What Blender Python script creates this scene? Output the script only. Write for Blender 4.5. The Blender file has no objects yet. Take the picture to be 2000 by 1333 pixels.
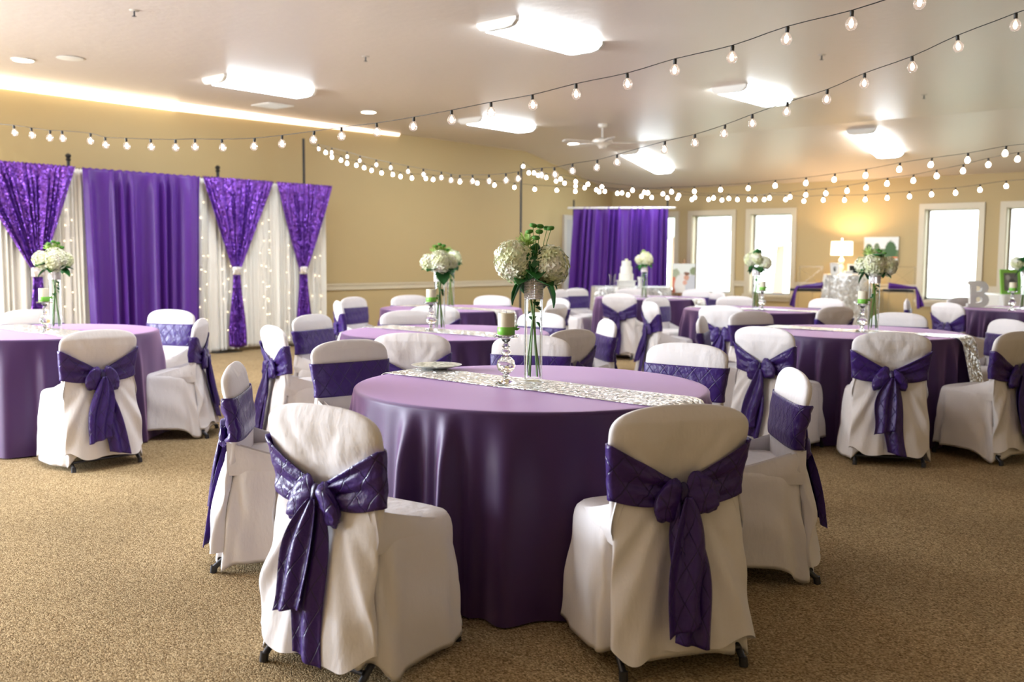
import bpy, bmesh, math, random
import numpy as np
from mathutils import Vector, Matrix, Euler

# ------------------------------------------------------------------ camera, world, lights, exposure
sc = bpy.context.scene
COL = sc.collection
CAM = np.array([11.871, 0.0, 1.3135])
HEAD = math.radians(40.70207179)
PITCH = math.radians(4.985403)
ROLL = math.radians(0.35328723)
FPX = 1872.48
_n = np.array([math.cos(HEAD), -math.sin(HEAD)])      # camera right, seen in room axes
_u = np.array([math.sin(HEAD), math.cos(HEAD)])
def _room(v):
    return np.array([v[0] * _n[0] + v[1] * _n[1], v[0] * _u[0] + v[1] * _u[1], v[2]])
_F0 = np.array([0, math.cos(PITCH), -math.sin(PITCH)]); _U0 = np.array([0, math.sin(PITCH), math.cos(PITCH)]); _R0 = np.array([1., 0, 0])
FW = _room(_F0); RT = _room(_R0 * math.cos(ROLL) + _U0 * math.sin(ROLL)); UP = _room(-_R0 * math.sin(ROLL) + _U0 * math.cos(ROLL))
cd = bpy.data.cameras.new('camera'); cam = bpy.data.objects.new('camera', cd); COL.objects.link(cam)
M = Matrix(((RT[0], UP[0], -FW[0], CAM[0]), (RT[1], UP[1], -FW[1], CAM[1]), (RT[2], UP[2], -FW[2], CAM[2]), (0, 0, 0, 1)))
cam.matrix_world = M
cd.sensor_width = 36; cd.lens = FPX * 36 / 2000; cd.clip_start = 0.05; cd.clip_end = 200
cd.dof.use_dof = True; cd.dof.focus_distance = 4.0; cd.dof.aperture_fstop = 2.6
sc.camera = cam
def ray(x, y):
    return FW + RT * (x - 1000) / FPX - UP * (y - 666.5) / FPX
def atd(x, y, D): return CAM + ray(x, y) * D
def atz(x, y, z): d = ray(x, y); return CAM + d * (z - CAM[2]) / d[2]
def atX(x, y, X): d = ray(x, y); return CAM + d * (X - CAM[0]) / d[0]
def atY(x, y, Y): d = ray(x, y); return CAM + d * (Y - CAM[1]) / d[1]

w = bpy.data.worlds.new('world'); sc.world = w; w.use_nodes = True
bg = w.node_tree.nodes['Background']; bg.inputs[0].default_value = (0.90, 0.96, 1.0, 1); bg.inputs[1].default_value = 4.0
sc.view_settings.view_transform = 'Standard'; sc.view_settings.look = 'None'
sc.view_settings.gamma = 1.0; sc.view_settings.use_curve_mapping = False
sc.view_settings.exposure = 0.95
cy = sc.cycles
cy.max_bounces = 8; cy.diffuse_bounces = 4; cy.glossy_bounces = 4; cy.transmission_bounces = 8; cy.transparent_max_bounces = 16
cy.caustics_reflective = False; cy.caustics_refractive = False
def area(name, loc, target, sx, sy, power, color):
    l = bpy.data.lights.new(name, 'AREA'); l.shape = 'RECTANGLE'; l.size = sx; l.size_y = sy; l.energy = power; l.color = color
    o = bpy.data.objects.new(name, l); COL.objects.link(o); o.location = loc
    o.rotation_euler = (Vector(target) - Vector(loc)).to_track_quat('-Z', 'Y').to_euler()
    return o
# daylight coming in through the windows of the two walls behind and beside the camera
area('daylight_left', (0.12, -0.6, 1.35), (8, 1.5, 0.9), 5.0, 1.9, 1150, (0.78, 0.88, 1.0))
area('daylight_rear', (4.2, -3.85, 1.45), (7.5, 5, 0.7), 6.0, 2.0, 400, (0.76, 0.87, 1.0))
LIGHT_FIX = 16.0     # emission of the fluorescent wraps

# ------------------------------------------------------------------ materials
MATS = {}
def lin(c):
    return tuple(((v / 255) / 12.92 if v / 255 <= 0.04045 else ((v / 255 + 0.055) / 1.055) ** 2.4) for v in c) + (1,)
class NT:
    def __init__(s, m): s.t = m.node_tree; s.n = s.t.nodes; s.l = s.t.links
    def new(s, typ, **kw):
        q = s.n.new(typ)
        for k, v in kw.items():
            if k.startswith('_'): setattr(q, k[1:], v)
        return q
    def link(s, a, b): s.l.new(a, b)
def pbr(name, color, rough=0.6, metal=0.0, spec=0.5, sheen=0.0, sheen_tint=None, emis=None, estr=0.0, trans=0.0, coat=0.0, ior=None):
    m = bpy.data.materials.new(name); m.use_nodes = True
    b = m.node_tree.nodes['Principled BSDF']
    b.inputs['Base Color'].default_value = tuple(color)[:3] + (1,)
    b.inputs['Roughness'].default_value = rough; b.inputs['Metallic'].default_value = metal
    b.inputs['Specular IOR Level'].default_value = spec
    b.inputs['Sheen Weight'].default_value = sheen
    if sheen_tint: b.inputs['Sheen Tint'].default_value = tuple(sheen_tint)[:3] + (1,)
    if emis: b.inputs['Emission Color'].default_value = tuple(emis)[:3] + (1,); b.inputs['Emission Strength'].default_value = estr
    b.inputs['Transmission Weight'].default_value = trans
    b.inputs['Coat Weight'].default_value = coat
    if ior: b.inputs['IOR'].default_value = ior
    MATS[name] = m
    return m
def bsdf(m): return m.node_tree.nodes['Principled BSDF']
def noise_bump(m, scale, strength, dist=0.01, detail=4, coord='Object', stretch=None):
    t = NT(m); tc = t.new('ShaderNodeTexCoord'); nz = t.new('ShaderNodeTexNoise'); bp = t.new('ShaderNodeBump')
    nz.inputs['Scale'].default_value = scale; nz.inputs['Detail'].default_value = detail
    src = tc.outputs[coord]
    if stretch:
        mp = t.new('ShaderNodeMapping'); mp.inputs['Scale'].default_value = stretch; t.link(src, mp.inputs[0]); src = mp.outputs[0]
    t.link(src, nz.inputs['Vector']); t.link(nz.outputs['Fac'], bp.inputs['Height'])
    bp.inputs['Strength'].default_value = strength; bp.inputs['Distance'].default_value = dist
    t.link(bp.outputs[0], bsdf(m).inputs['Normal'])
    return t, nz, bp
def color_noise(m, c1, c2, scale, detail=3, coord='Object', lo=0.35, hi=0.65):
    t = NT(m); tc = t.new('ShaderNodeTexCoord'); nz = t.new('ShaderNodeTexNoise'); cr = t.new('ShaderNodeValToRGB')
    nz.inputs['Scale'].default_value = scale; nz.inputs['Detail'].default_value = detail
    t.link(tc.outputs[coord], nz.inputs['Vector']); t.link(nz.outputs['Fac'], cr.inputs[0])
    cr.color_ramp.elements[0].position = lo; cr.color_ramp.elements[0].color = tuple(c1)[:3] + (1,)
    cr.color_ramp.elements[1].position = hi; cr.color_ramp.elements[1].color = tuple(c2)[:3] + (1,)
    t.link(cr.outputs[0], bsdf(m).inputs['Base Color'])

wall = pbr('wall_paint', (0.53, 0.405, 0.205), 0.55, spec=0.3); noise_bump(wall, 60, 0.12, 0.004)
ceil = pbr('ceiling_paint', (0.70, 0.62, 0.56), 0.42, spec=0.45)
noise_bump(ceil, 9, 0.22, 0.02, detail=6)
trimm = pbr('cream_trim', (0.66, 0.58, 0.42), 0.4)
whitep = pbr('white_plastic', (0.85, 0.84, 0.80), 0.4)
greyv = pbr('vent_grey', (0.55, 0.50, 0.44), 0.5)
doorm = pbr('door_paint', (0.45, 0.43, 0.42), 0.5)
blackm = pbr('black_metal', (0.02, 0.02, 0.02), 0.4, metal=0.3)
cable = pbr('cable_black', (0.015, 0.014, 0.013), 0.5)
steel = pbr('chair_steel', (0.06, 0.06, 0.07), 0.35, metal=0.7)
cloth_w = pbr('white_cover_fabric', (0.86, 0.82, 0.83), 0.75, spec=0.2, sheen=0.15); noise_bump(cloth_w, 9, 0.35, 0.03, detail=4, stretch=(1.3, 1.3, .6))
cloth_p = pbr('purple_tablecloth_fabric', (0.040, 0.009, 0.078), 0.5, spec=0.45, sheen=0.75, sheen_tint=(0.80, 0.50, 0.85))
noise_bump(cloth_p, 900, 0.08, 0.001, detail=1)
satin = pbr('purple_satin', (0.095, 0.020, 0.27), 0.42, spec=0.45, sheen=0.15, sheen_tint=(0.6, 0.4, 1.0)); noise_bump(satin, 5, 0.2, 0.03, detail=2, stretch=(1, 1, 0.4))
sheer = pbr('ivory_voile', (0.93, 0.91, 0.86), 0.7, spec=0.1)
bsdf(sheer).inputs['Transmission Weight'].default_value = 0.0
carpet = pbr('loop_carpet', (0.30, 0.21, 0.12), 0.95, spec=0.1)
def build_carpet():
    m = carpet; t = NT(m); tc = t.new('ShaderNodeTexCoord')
    mp = t.new('ShaderNodeMapping'); mp.inputs['Rotation'].default_value = (0, 0, 0.15); mp.inputs['Scale'].default_value = (1, 1.6, 1)
    t.link(tc.outputs['Object'], mp.inputs[0])
    vo = t.new('ShaderNodeTexVoronoi'); vo.inputs['Scale'].default_value = 150; t.link(mp.outputs[0], vo.inputs['Vector'])
    cr = t.new('ShaderNodeValToRGB'); t.link(vo.outputs['Color'], cr.inputs[0])
    e = cr.color_ramp.elements; e[0].position = 0.1; e[0].color = (0.17, 0.105, 0.045, 1); e[1].position = 0.9; e[1].color = (0.72, 0.55, 0.32, 1)
    x = e.new(0.5); x.color = (0.42, 0.295, 0.15, 1)
    nz = t.new('ShaderNodeTexNoise'); nz.inputs['Scale'].default_value = 1.3; nz.inputs['Detail'].default_value = 3; t.link(tc.outputs['Object'], nz.inputs['Vector'])
    mr = t.new('ShaderNodeMapRange'); mr.inputs[1].default_value = 0.3; mr.inputs[2].default_value = 0.7; mr.inputs[3].default_value = 0.86; mr.inputs[4].default_value = 1.1
    t.link(nz.outputs['Fac'], mr.inputs[0])
    mx = t.new('ShaderNodeMix', _data_type='RGBA', _blend_type='MULTIPLY'); mx.inputs[0].default_value = 1
    t.link(cr.outputs[0], mx.inputs[6]); t.link(mr.outputs[0], mx.inputs[7]); t.link(mx.outputs[2], bsdf(m).inputs['Base Color'])
    bp = t.new('ShaderNodeBump'); bp.inputs['Strength'].default_value = 0.9; bp.inputs['Distance'].default_value = 0.006; bp.invert = True
    t.link(vo.outputs['Distance'], bp.inputs['Height']); t.link(bp.outputs[0], bsdf(m).inputs['Normal'])
build_carpet()
def pintuck(name, col, rough, cell=0.085, seam=0.9):
    m = pbr(name, col, rough, spec=0.5, sheen=0.10, sheen_tint=(0.55, 0.45, 0.9)); t = NT(m)
    uv = t.new('ShaderNodeUVMap'); sp = t.new('ShaderNodeSeparateXYZ'); t.link(uv.outputs[0], sp.inputs[0])
    outs = []
    for sgn in (1, -1):
        a = t.new('ShaderNodeMath', _operation='MULTIPLY'); a.inputs[1].default_value = sgn * 0.8; t.link(sp.outputs[1], a.inputs[0])
        b = t.new('ShaderNodeMath', _operation='ADD'); t.link(sp.outputs[0], b.inputs[0]); t.link(a.outputs[0], b.inputs[1])
        c = t.new('ShaderNodeMath', _operation='MULTIPLY'); c.inputs[1].default_value = 1 / cell; t.link(b.outputs[0], c.inputs[0])
        d = t.new('ShaderNodeMath', _operation='PINGPONG'); d.inputs[1].default_value = 0.5; t.link(c.outputs[0], d.inputs[0])
        outs.append(d)
    mn = t.new('ShaderNodeMath', _operation='MINIMUM'); t.link(outs[0].outputs[0], mn.inputs[0]); t.link(outs[1].outputs[0], mn.inputs[1])
    mr = t.new('ShaderNodeMapRange'); mr.inputs[1].default_value = 0.0; mr.inputs[2].default_value = 0.05; mr.inputs[3].default_value = 1; mr.inputs[4].default_value = 0
    t.link(mn.outputs[0], mr.inputs[0])
    tc = t.new('ShaderNodeTexCoord'); nz = t.new('ShaderNodeTexNoise'); nz.inputs['Scale'].default_value = 26; nz.inputs['Detail'].default_value = 3
    t.link(tc.outputs['Object'], nz.inputs['Vector'])
    ng = t.new('ShaderNodeMath', _operation='MULTIPLY'); ng.inputs[1].default_value = -0.35; t.link(mr.outputs[0], ng.inputs[0])
    ad = t.new('ShaderNodeMath', _operation='MULTIPLY_ADD'); ad.inputs[1].default_value = 1.5; t.link(nz.outputs['Fac'], ad.inputs[0]); t.link(ng.outputs[0], ad.inputs[2])
    bp = t.new('ShaderNodeBump'); bp.inputs['Strength'].default_value = 0.55; bp.inputs['Distance'].default_value = 0.008
    t.link(ad.outputs[0], bp.inputs['Height']); t.link(bp.outputs[0], bsdf(m).inputs['Normal'])
    mx = t.new('ShaderNodeMix', _data_type='RGBA'); mx.inputs[6].default_value = tuple(col)[:3] + (1,); mx.inputs[7].default_value = (col[0] * .35, col[1] * .35, col[2] * .4, 1)
    ms = t.new('ShaderNodeMath', _operation='MULTIPLY'); ms.inputs[1].default_value = seam; t.link(mr.outputs[0], ms.inputs[0]); t.link(ms.outputs[0], mx.inputs[0])
    t.link(mx.outputs[2], bsdf(m).inputs['Base Color'])
    return m
sashm = pintuck('purple_pintuck_taffeta', (0.042, 0.011, 0.165), 0.38)
def sequin(name, c1, c2, scale, tilt, metal=0.85, rough=0.28):
    m = pbr(name, c1, rough, metal=metal); t = NT(m); tc = t.new('ShaderNodeTexCoord')
    vo = t.new('ShaderNodeTexVoronoi'); vo.inputs['Scale'].default_value = scale; t.link(tc.outputs['Object'], vo.inputs['Vector'])
    sb = t.new('ShaderNodeVectorMath', _operation='SUBTRACT'); sb.inputs[1].default_value = (.5, .5, .5); t.link(vo.outputs['Color'], sb.inputs[0])
    sl = t.new('ShaderNodeVectorMath', _operation='SCALE'); sl.inputs['Scale'].default_value = tilt; t.link(sb.outputs[0], sl.inputs[0])
    ge = t.new('ShaderNodeNewGeometry'); ad = t.new('ShaderNodeVectorMath', _operation='ADD'); t.link(ge.outputs['Normal'], ad.inputs[0]); t.link(sl.outputs[0], ad.inputs[1])
    nn = t.new('ShaderNodeVectorMath', _operation='NORMALIZE'); t.link(ad.outputs[0], nn.inputs[0]); t.link(nn.outputs[0], bsdf(m).inputs['Normal'])
    mx = t.new('ShaderNodeMix', _data_type='RGBA'); mx.inputs[6].default_value = tuple(c1)[:3] + (1,); mx.inputs[7].default_value = tuple(c2)[:3] + (1,)
    se = t.new('ShaderNodeSeparateXYZ'); t.link(vo.outputs['Color'], se.inputs[0]); t.link(se.outputs[0], mx.inputs[0]); t.link(mx.outputs[2], bsdf(m).inputs['Base Color'])
    return m
seq_p = sequin('purple_sequins', (0.10, 0.02, 0.30), (0.32, 0.12, 0.70), 90, 0.9, metal=0.75)
seq_s = sequin('silver_sequins', (0.70, 0.69, 0.66), (1.0, 0.99, 0.97), 95, 1.2, metal=0.7, rough=0.25)
seq_s2 = sequin('silver_sequins_wide', (0.60, 0.60, 0.60), (0.95, 0.95, 0.93), 60, 0.8, metal=0.6, rough=0.35)
bling = sequin('rhinestones', (0.55, 0.50, 0.50), (1.0, 0.97, 0.97), 220, 0.8, metal=0.8, rough=0.2)
glass = pbr('clear_glass', (1, 1, 1), 0.0, trans=1.0, ior=1.3)
crystal = pbr('cut_crystal', (1, 1, 1), 0.02, trans=1.0, ior=1.5)
def thin_glass(name, mixf, tint=(1, 1, 1), glow=None):
    m = bpy.data.materials.new(name); m.use_nodes = True; t = NT(m); t.n.clear()
    tr = t.new('ShaderNodeBsdfTransparent'); tr.inputs[0].default_value = tint + (1,); gl = t.new('ShaderNodeBsdfGlossy'); gl.inputs['Roughness'].default_value = 0.02
    fr = t.new('ShaderNodeLayerWeight'); fr.inputs[0].default_value = 0.25
    ml = t.new('ShaderNodeMath', _operation='MULTIPLY'); ml.inputs[1].default_value = mixf; t.link(fr.outputs['Fresnel'], ml.inputs[0])
    mx = t.new('ShaderNodeMixShader'); t.link(ml.outputs[0], mx.inputs[0]); t.link(tr.outputs[0], mx.inputs[1]); t.link(gl.outputs[0], mx.inputs[2])
    o = t.new('ShaderNodeOutputMaterial'); res = mx.outputs[0]
    if glow:
        em = t.new('ShaderNodeEmission'); em.inputs[0].default_value = glow[:3] + (1,); em.inputs[1].default_value = glow[3]
        ad = t.new('ShaderNodeAddShader'); t.link(res, ad.inputs[0]); t.link(em.outputs[0], ad.inputs[1]); res = ad.outputs[0]
        m.cycles.emission_sampling = 'NONE'
    t.link(res, o.inputs[0]); MATS[name] = m; return m
pane_m = thin_glass('window_glass', 0.5)
acryl = thin_glass('clear_acrylic', 0.55, (0.97, 0.97, 0.97))
vase_m = thin_glass('vase_glass', 0.55, (0.97, 0.985, 0.985))
bulb_m = thin_glass('bulb_glass', 0.9, (1.0, 0.96, 0.94), (1.0, 0.80, 0.66, 0.07))
def emit(name, c, s, sample=False):
    m = pbr(name, c, 0.5, emis=c, estr=s)
    if not sample:
        try: m.cycles.emission_sampling = 'NONE'
        except Exception: pass
    return m
fil_m = emit('filament_glow', (1.0, 0.86, 0.70), 22)
fairy_m = emit('fairy_glow', (1.0, 0.75, 0.45), 4)
lamp_sh = emit('lamp_shade_glow', (1.0, 0.84, 0.62), 1.5)
tube_m = emit('fluorescent_diffuser', (0.84, 0.93, 1.0), LIGHT_FIX, True)
can_m = emit('downlight_glow', (1.0, 0.90, 0.74), 9, True)
cove_m = emit('cove_light_lens', (1.0, 0.83, 0.62), 4.2, True)
cove_d = emit('cove_light_dim', (1.0, 0.76, 0.56), 1.9, True)
petal_m = pbr('hydrangea_petal', (0.86, 0.86, 0.66), 0.6, spec=0.2); color_noise(petal_m, (0.97, 0.95, 0.84), (0.80, 0.84, 0.50), 14)
lime_m = pbr('lime_bloom', (0.42, 0.62, 0.12), 0.6); color_noise(lime_m, (0.30, 0.52, 0.08), (0.66, 0.78, 0.34), 40)
mum_m = pbr('button_mum_green', (0.08, 0.26, 0.03), 0.7)
leaf_m = pbr('leaf_green', (0.02, 0.15, 0.03), 0.4); color_noise(leaf_m, (0.012, 0.09, 0.02), (0.03, 0.22, 0.04), 9)
stem_m = pbr('stem_green', (0.13, 0.24, 0.03), 0.5)
candle_m = pbr('candle_wax', (0.86, 0.80, 0.62), 0.5, emis=(0.86, 0.8, 0.6), estr=0.0)
ribbon_m = pbr('green_ribbon', (0.22, 0.62, 0.07), 0.35)
ceramic = pbr('white_ceramic', (0.85, 0.84, 0.80), 0.25)
plate_m = pbr('patterned_plate', (0.85, 0.84, 0.78), 0.25); color_noise(plate_m, (0.35, 0.38, 0.30), (0.88, 0.86, 0.78), 45, 5, lo=0.42, hi=0.52)
cake_m = pbr('cake_icing', (0.90, 0.88, 0.80), 0.6)
lime_p = pbr('lime_frame_paint', (0.30, 0.72, 0.10), 0.4)
black_f = pbr('black_fabric', (0.02, 0.02, 0.025), 0.8)
screen_m = pbr('dark_screen', (0.02, 0.025, 0.025), 0.2)
wood = pbr('easel_wood', (0.35, 0.20, 0.10), 0.5)
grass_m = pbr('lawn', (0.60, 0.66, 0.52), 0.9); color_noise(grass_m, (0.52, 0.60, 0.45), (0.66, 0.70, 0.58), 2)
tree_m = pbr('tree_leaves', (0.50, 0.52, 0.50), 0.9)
bark_m = pbr('bark', (0.3, 0.2, 0.15), 0.9)
bluew = pbr('pale_siding', (0.7, 0.72, 0.78), 0.7)

# ------------------------------------------------------------------ mesh helpers
def tag(o, label=None, cat=None, group=None, kind=None):
    if label: o['label'] = label
    if cat: o['category'] = cat
    if group: o['group'] = group
    if kind: o['kind'] = kind
    return o
def thing(name, label, cat, loc=(0, 0, 0), rz=0.0, group=None):
    o = bpy.data.objects.new(name, None); COL.objects.link(o); o.location = loc; o.rotation_euler = (0, 0, rz)
    o.empty_display_size = 0.1
    return tag(o, label, cat, group)
def link(name, me, parent=None, loc=None):
    o = bpy.data.objects.new(name, me); COL.objects.link(o)
    if parent is not None: o.parent = parent
    if loc is not None: o.location = loc
    return o
class MB:
    def __init__(s): s.v = []; s.f = []; s.uv = []
    def add(s, verts, faces, uvs=None):
        b = len(s.v); s.v.extend([tuple(map(float, p)) for p in verts])
        s.uv.extend(uvs if uvs is not None else [(0, 0)] * len(verts))
        s.f.extend([tuple(i + b for i in f) for f in faces]); return s
    def box(s, x0, x1, y0, y1, z0, z1, rot=None, piv=None):
        vs = [(x, y, z) for x in (x0, x1) for y in (y0, y1) for z in (z0, z1)]
        if rot is not None:
            R = Euler(rot).to_matrix(); pv = Vector(piv if piv else ((x0 + x1) / 2, (y0 + y1) / 2, (z0 + z1) / 2))
            vs = [tuple(R @ (Vector(p) - pv) + pv) for p in vs]
        return s.add(vs, [(0, 1, 3, 2), (4, 6, 7, 5), (0, 4, 5, 1), (2, 3, 7, 6), (0, 2, 6, 4), (1, 5, 7, 3)])
    def grid(s, P, closeu=False, closev=False, uv=None, flip=False):
        P = np.asarray(P, float); m, n = P.shape[:2]
        fs = []
        for i in range(m if closeu else m - 1):
            for j in range(n if closev else n - 1):
                a = i * n + j; b = ((i + 1) % m) * n + j; c = ((i + 1) % m) * n + (j + 1) % n; d = i * n + (j + 1) % n
                fs.append((a, d, c, b) if flip else (a, b, c, d))
        uvs = [tuple(map(float, q)) for q in np.asarray(uv).reshape(-1, 2)] if uv is not None else None
        return s.add(P.reshape(-1, 3), fs, uvs)
    def fan(s, ring, c):
        n = len(ring); return s.add(list(ring) + [c], [(i, (i + 1) % n, n) for i in range(n)])
    def tube(s, pts, r, k=8, cap=True):
        pts = [Vector(p) for p in pts]; n = len(pts); rr = r if hasattr(r, '__len__') else [r] * n
        rings = []; pv = None
        for i, p in enumerate(pts):
            t = (pts[min(i + 1, n - 1)] - pts[max(i - 1, 0)]).normalized()
            if pv is None:
                a = Vector((0, 0, 1)) if abs(t.z) < 0.9 else Vector((1, 0, 0)); pv = t.cross(a).normalized()
            pv = (pv - t * pv.dot(t)).normalized(); q = t.cross(pv)
            rings.append([p + (pv * math.cos(2 * math.pi * j / k) + q * math.sin(2 * math.pi * j / k)) * rr[i] for j in range(k)])
        s.grid([[tuple(q) for q in g] for g in rings], closev=True, flip=True)
        if cap:
            for g, c in ((rings[0], pts[0]), (rings[-1], pts[-1])): s.fan([tuple(q) for q in g], tuple(c))
        return s
    def lathe(s, prof, k=24, c=(0, 0, 0)):
        P = [[(c[0] + r * math.cos(2 * math.pi * j / k), c[1] + r * math.sin(2 * math.pi * j / k), c[2] + z) for j in range(k)] for r, z in prof]
        s.grid(P, closev=True)
        if prof[0][0] > 1e-5: s.fan(P[0], (c[0], c[1], c[2] + prof[0][1]))
        if prof[-1][0] > 1e-5: s.fan(P[-1], (c[0], c[1], c[2] + prof[-1][1]))
        return s
    def ball(s, c, rx, ry, rz, k=12, m=8):
        P = [[(c[0] + rx * math.sin(math.pi * i / m) * math.cos(2 * math.pi * j / k), c[1] + ry * math.sin(math.pi * i / m) * math.sin(2 * math.pi * j / k), c[2] + rz * math.cos(math.pi * i / m)) for j in range(k)] for i in range(m + 1)]
        return s.grid(P, closev=True)
    def mesh(s, name, mat, smooth=True, recalc=True, angle=None):
        me = bpy.data.meshes.new(name); me.from_pydata(s.v, [], s.f)
        uvl = me.uv_layers.new(name='UVMap')
        li = np.empty(len(me.loops), np.int32); me.loops.foreach_get('vertex_index', li)
        U = np.asarray(s.uv, np.float32)[li]; uvl.data.foreach_set('uv', U.ravel())
        if recalc:
            bm = bmesh.new(); bm.from_mesh(me); bmesh.ops.remove_doubles(bm, verts=bm.verts, dist=1e-6); bmesh.ops.recalc_face_normals(bm, faces=bm.faces); bm.to_mesh(me); bm.free()
        me.polygons.foreach_set('use_smooth', [smooth] * len(me.polygons))
        me.materials.append(mat); me.update()
        if smooth and angle: me.set_sharp_from_angle(angle=math.radians(angle))
        return me
    def obj(s, name, mat, parent=None, smooth=True, loc=None, recalc=True, angle=48):
        return link(name, s.mesh(name, mat, smooth, recalc, angle), parent, loc)
def solid(o, t, off=0.0):
    md = o.modifiers.new('thickness', 'SOLIDIFY'); md.thickness = t; md.offset = off; return o
def structure(o): o['kind'] = 'structure'; return o
def sstep(x, a, b): t = np.clip((x - a) / (b - a), 0, 1); return t * t * (3 - 2 * t)
def copy_tree(o, parent=None):
    c = o.copy(); COL.objects.link(c); c.parent = parent
    for ch in list(o.children): copy_tree(ch, c)
    return c

# ------------------------------------------------------------------ the room
YB = 17.05; XR = 17.0; YF = -4.0; HC = 3.33; HE = 2.73; YK = 14.18
SL = math.atan2(HC - HE, YB - YK)
structure(MB().box(-0.2, XR, YF, YB + 0.2, -0.1, 0).obj('floor', carpet, smooth=False))
m = MB(); th = 0.15
m.box(-0.2, XR, YF, YK, HC, HC + th)
m.add([(x, y, z) for x in (-0.2, XR) for y, z in ((YK, HC), (YB + 0.2, HE - 0.2 * math.tan(SL)), (YB + 0.2, HE + th - 0.2 * math.tan(SL)), (YK, HC + th))], [(0, 1, 2, 3), (4, 7, 6, 5), (0, 4, 5, 1), (1, 5, 6, 2), (2, 6, 7, 3), (3, 7, 4, 0)])
structure(m.obj('ceiling', ceil, smooth=False))
m = MB(); prof = [(YF, 0), (YB + 0.2, 0), (YB + 0.2, HE), (YK, HC + 0.05), (YF, HC + 0.05)]
m.add([(x, y, z) for x in (-0.2, 0) for y, z in prof], [(0, 1, 2, 3, 4), (9, 8, 7, 6, 5)] + [(i, (i + 1) % 5 + 0, (i + 1) % 5 + 5, i + 5) for i in range(5)])
structure(m.obj('wall_left', wall, smooth=False))
structure(MB().box(XR, XR + 0.2, YF, YB + 0.2, 0, HC).obj('wall_right', wall, smooth=False))
structure(MB().box(-0.2, XR + 0.2, YF - 0.2, YF, 0, HC).obj('wall_rear', wall, smooth=False))
# back wall with window openings
WIN = [(0.63, 1.57), (1.97, 2.84), (3.24, 4.08), (6.47, 7.32), (7.74, 8.59), (10.9, 11.75), (12.2, 13.05)]
WZ0, WZ1 = 0.64, 2.17
m = MB(); xs = 0.0
for a, b in WIN:
    m.box(xs, a, YB, YB + 0.2, 0, HE); m.box(a, b, YB, YB + 0.2, 0, WZ0); m.box(a, b, YB, YB + 0.2, WZ1, HE); xs = b
m.box(xs, XR, YB, YB + 0.2, 0, HE)
structure(m.obj('wall_back', wall, smooth=False))
for i, (a, b) in enumerate(WIN[:5]):
    f = MB(); t = 0.095
    for x0, x1, z0, z1 in ((a - t, a, WZ0 - 0.02, WZ1 + t), (b, b + t, WZ0 - 0.02, WZ1 + t), (a, b, WZ1, WZ1 + t)):
        f.box(x0, x1, YB - 0.03, YB, z0, z1)
    f.box(a, a + 0.012, YB, YB + 0.14, WZ0, WZ1); f.box(b - 0.012, b, YB, YB + 0.14, WZ0, WZ1); f.box(a, b, YB, YB + 0.14, WZ1 - 0.012, WZ1)
    wo = structure(f.obj('window_%d' % (i + 1), trimm, smooth=False))
    MB().box(a - t - 0.02, b + t + 0.02, YB - 0.07, YB + 0.14, WZ0 - 0.05, WZ0).box(a - t, b + t, YB - 0.03, YB, WZ0 - 0.12, WZ0 - 0.05).obj('window_sill', trimm, wo, smooth=False)
    s = MB(); q = 0.03
    s.box(a + .012, a + .012 + q, YB + .12, YB + .15, WZ0, WZ1).box(b - .012 - q, b - .012, YB + .12, YB + .15, WZ0, WZ1).box(a + .012, b - .012, YB + .12, YB + .15, WZ0, WZ0 + q).box(a + .012, b - .012, YB + .12, YB + .15, WZ1 - q, WZ1)
    s.obj('window_sash', doorm, wo, smooth=False)
    MB().box(a + .03, b - .03, YB + .131, YB + .137, WZ0 + .02, WZ1 - .02).obj('window_pane', pane_m, wo, smooth=False)
RAIL = 0.838
def rail(name, pts):
    m = MB()
    for (x0, x1, y0, y1) in pts:
        ax = (x1 - x0) > (y1 - y0)
        for z0, z1, d in ((RAIL - 0.05, RAIL + 0.05, 0.016), (RAIL + 0.022, RAIL + 0.05, 0.032), (RAIL - 0.05, RAIL - 0.03, 0.024)):
            if ax: m.box(x0, x1, YB - d, YB, z0, z1)
            else: m.box(0, d, y0, y1, z0, z1)
    return structure(m.obj(name, trimm, smooth=False))
rail('trim_1', [(0, 0, YF, 15.3)])
xs = 0.0; seg = []
for a, b in WIN[:5]:
    if a - .12 > xs: seg.append((xs, a - 0.095, 0, 0))
    xs = b + 0.095
seg.append((xs, XR, 0, 0)); rail('trim_2', seg)
structure(MB().box(0, 0.015, YF, 15.3, 0, 0.1).obj('baseboard_left', trimm, smooth=False))
structure(MB().box(0, XR, YB - 0.015, YB, 0, 0.1).obj('baseboard_back', trimm, smooth=False))
# door on the left wall by the corner
d = structure(MB().box(0, 0.03, 15.42, 16.38, 0, 2.08).obj('door_1', doorm, smooth=False))
MB().box(0, 0.05, 15.33, 15.42, 0, 2.17).box(0, 0.05, 16.38, 16.47, 0, 2.17).box(0, 0.05, 15.42, 16.38, 2.08, 2.17).obj('door_frame', greyv, d, smooth=False)
MB().ball((0.09, 15.52, 1.0), .03, .03, .03).tube([(0.03, 15.52, 1.0), (0.08, 15.52, 1.0)], .012).obj('door_knob', steel, d)
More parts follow.
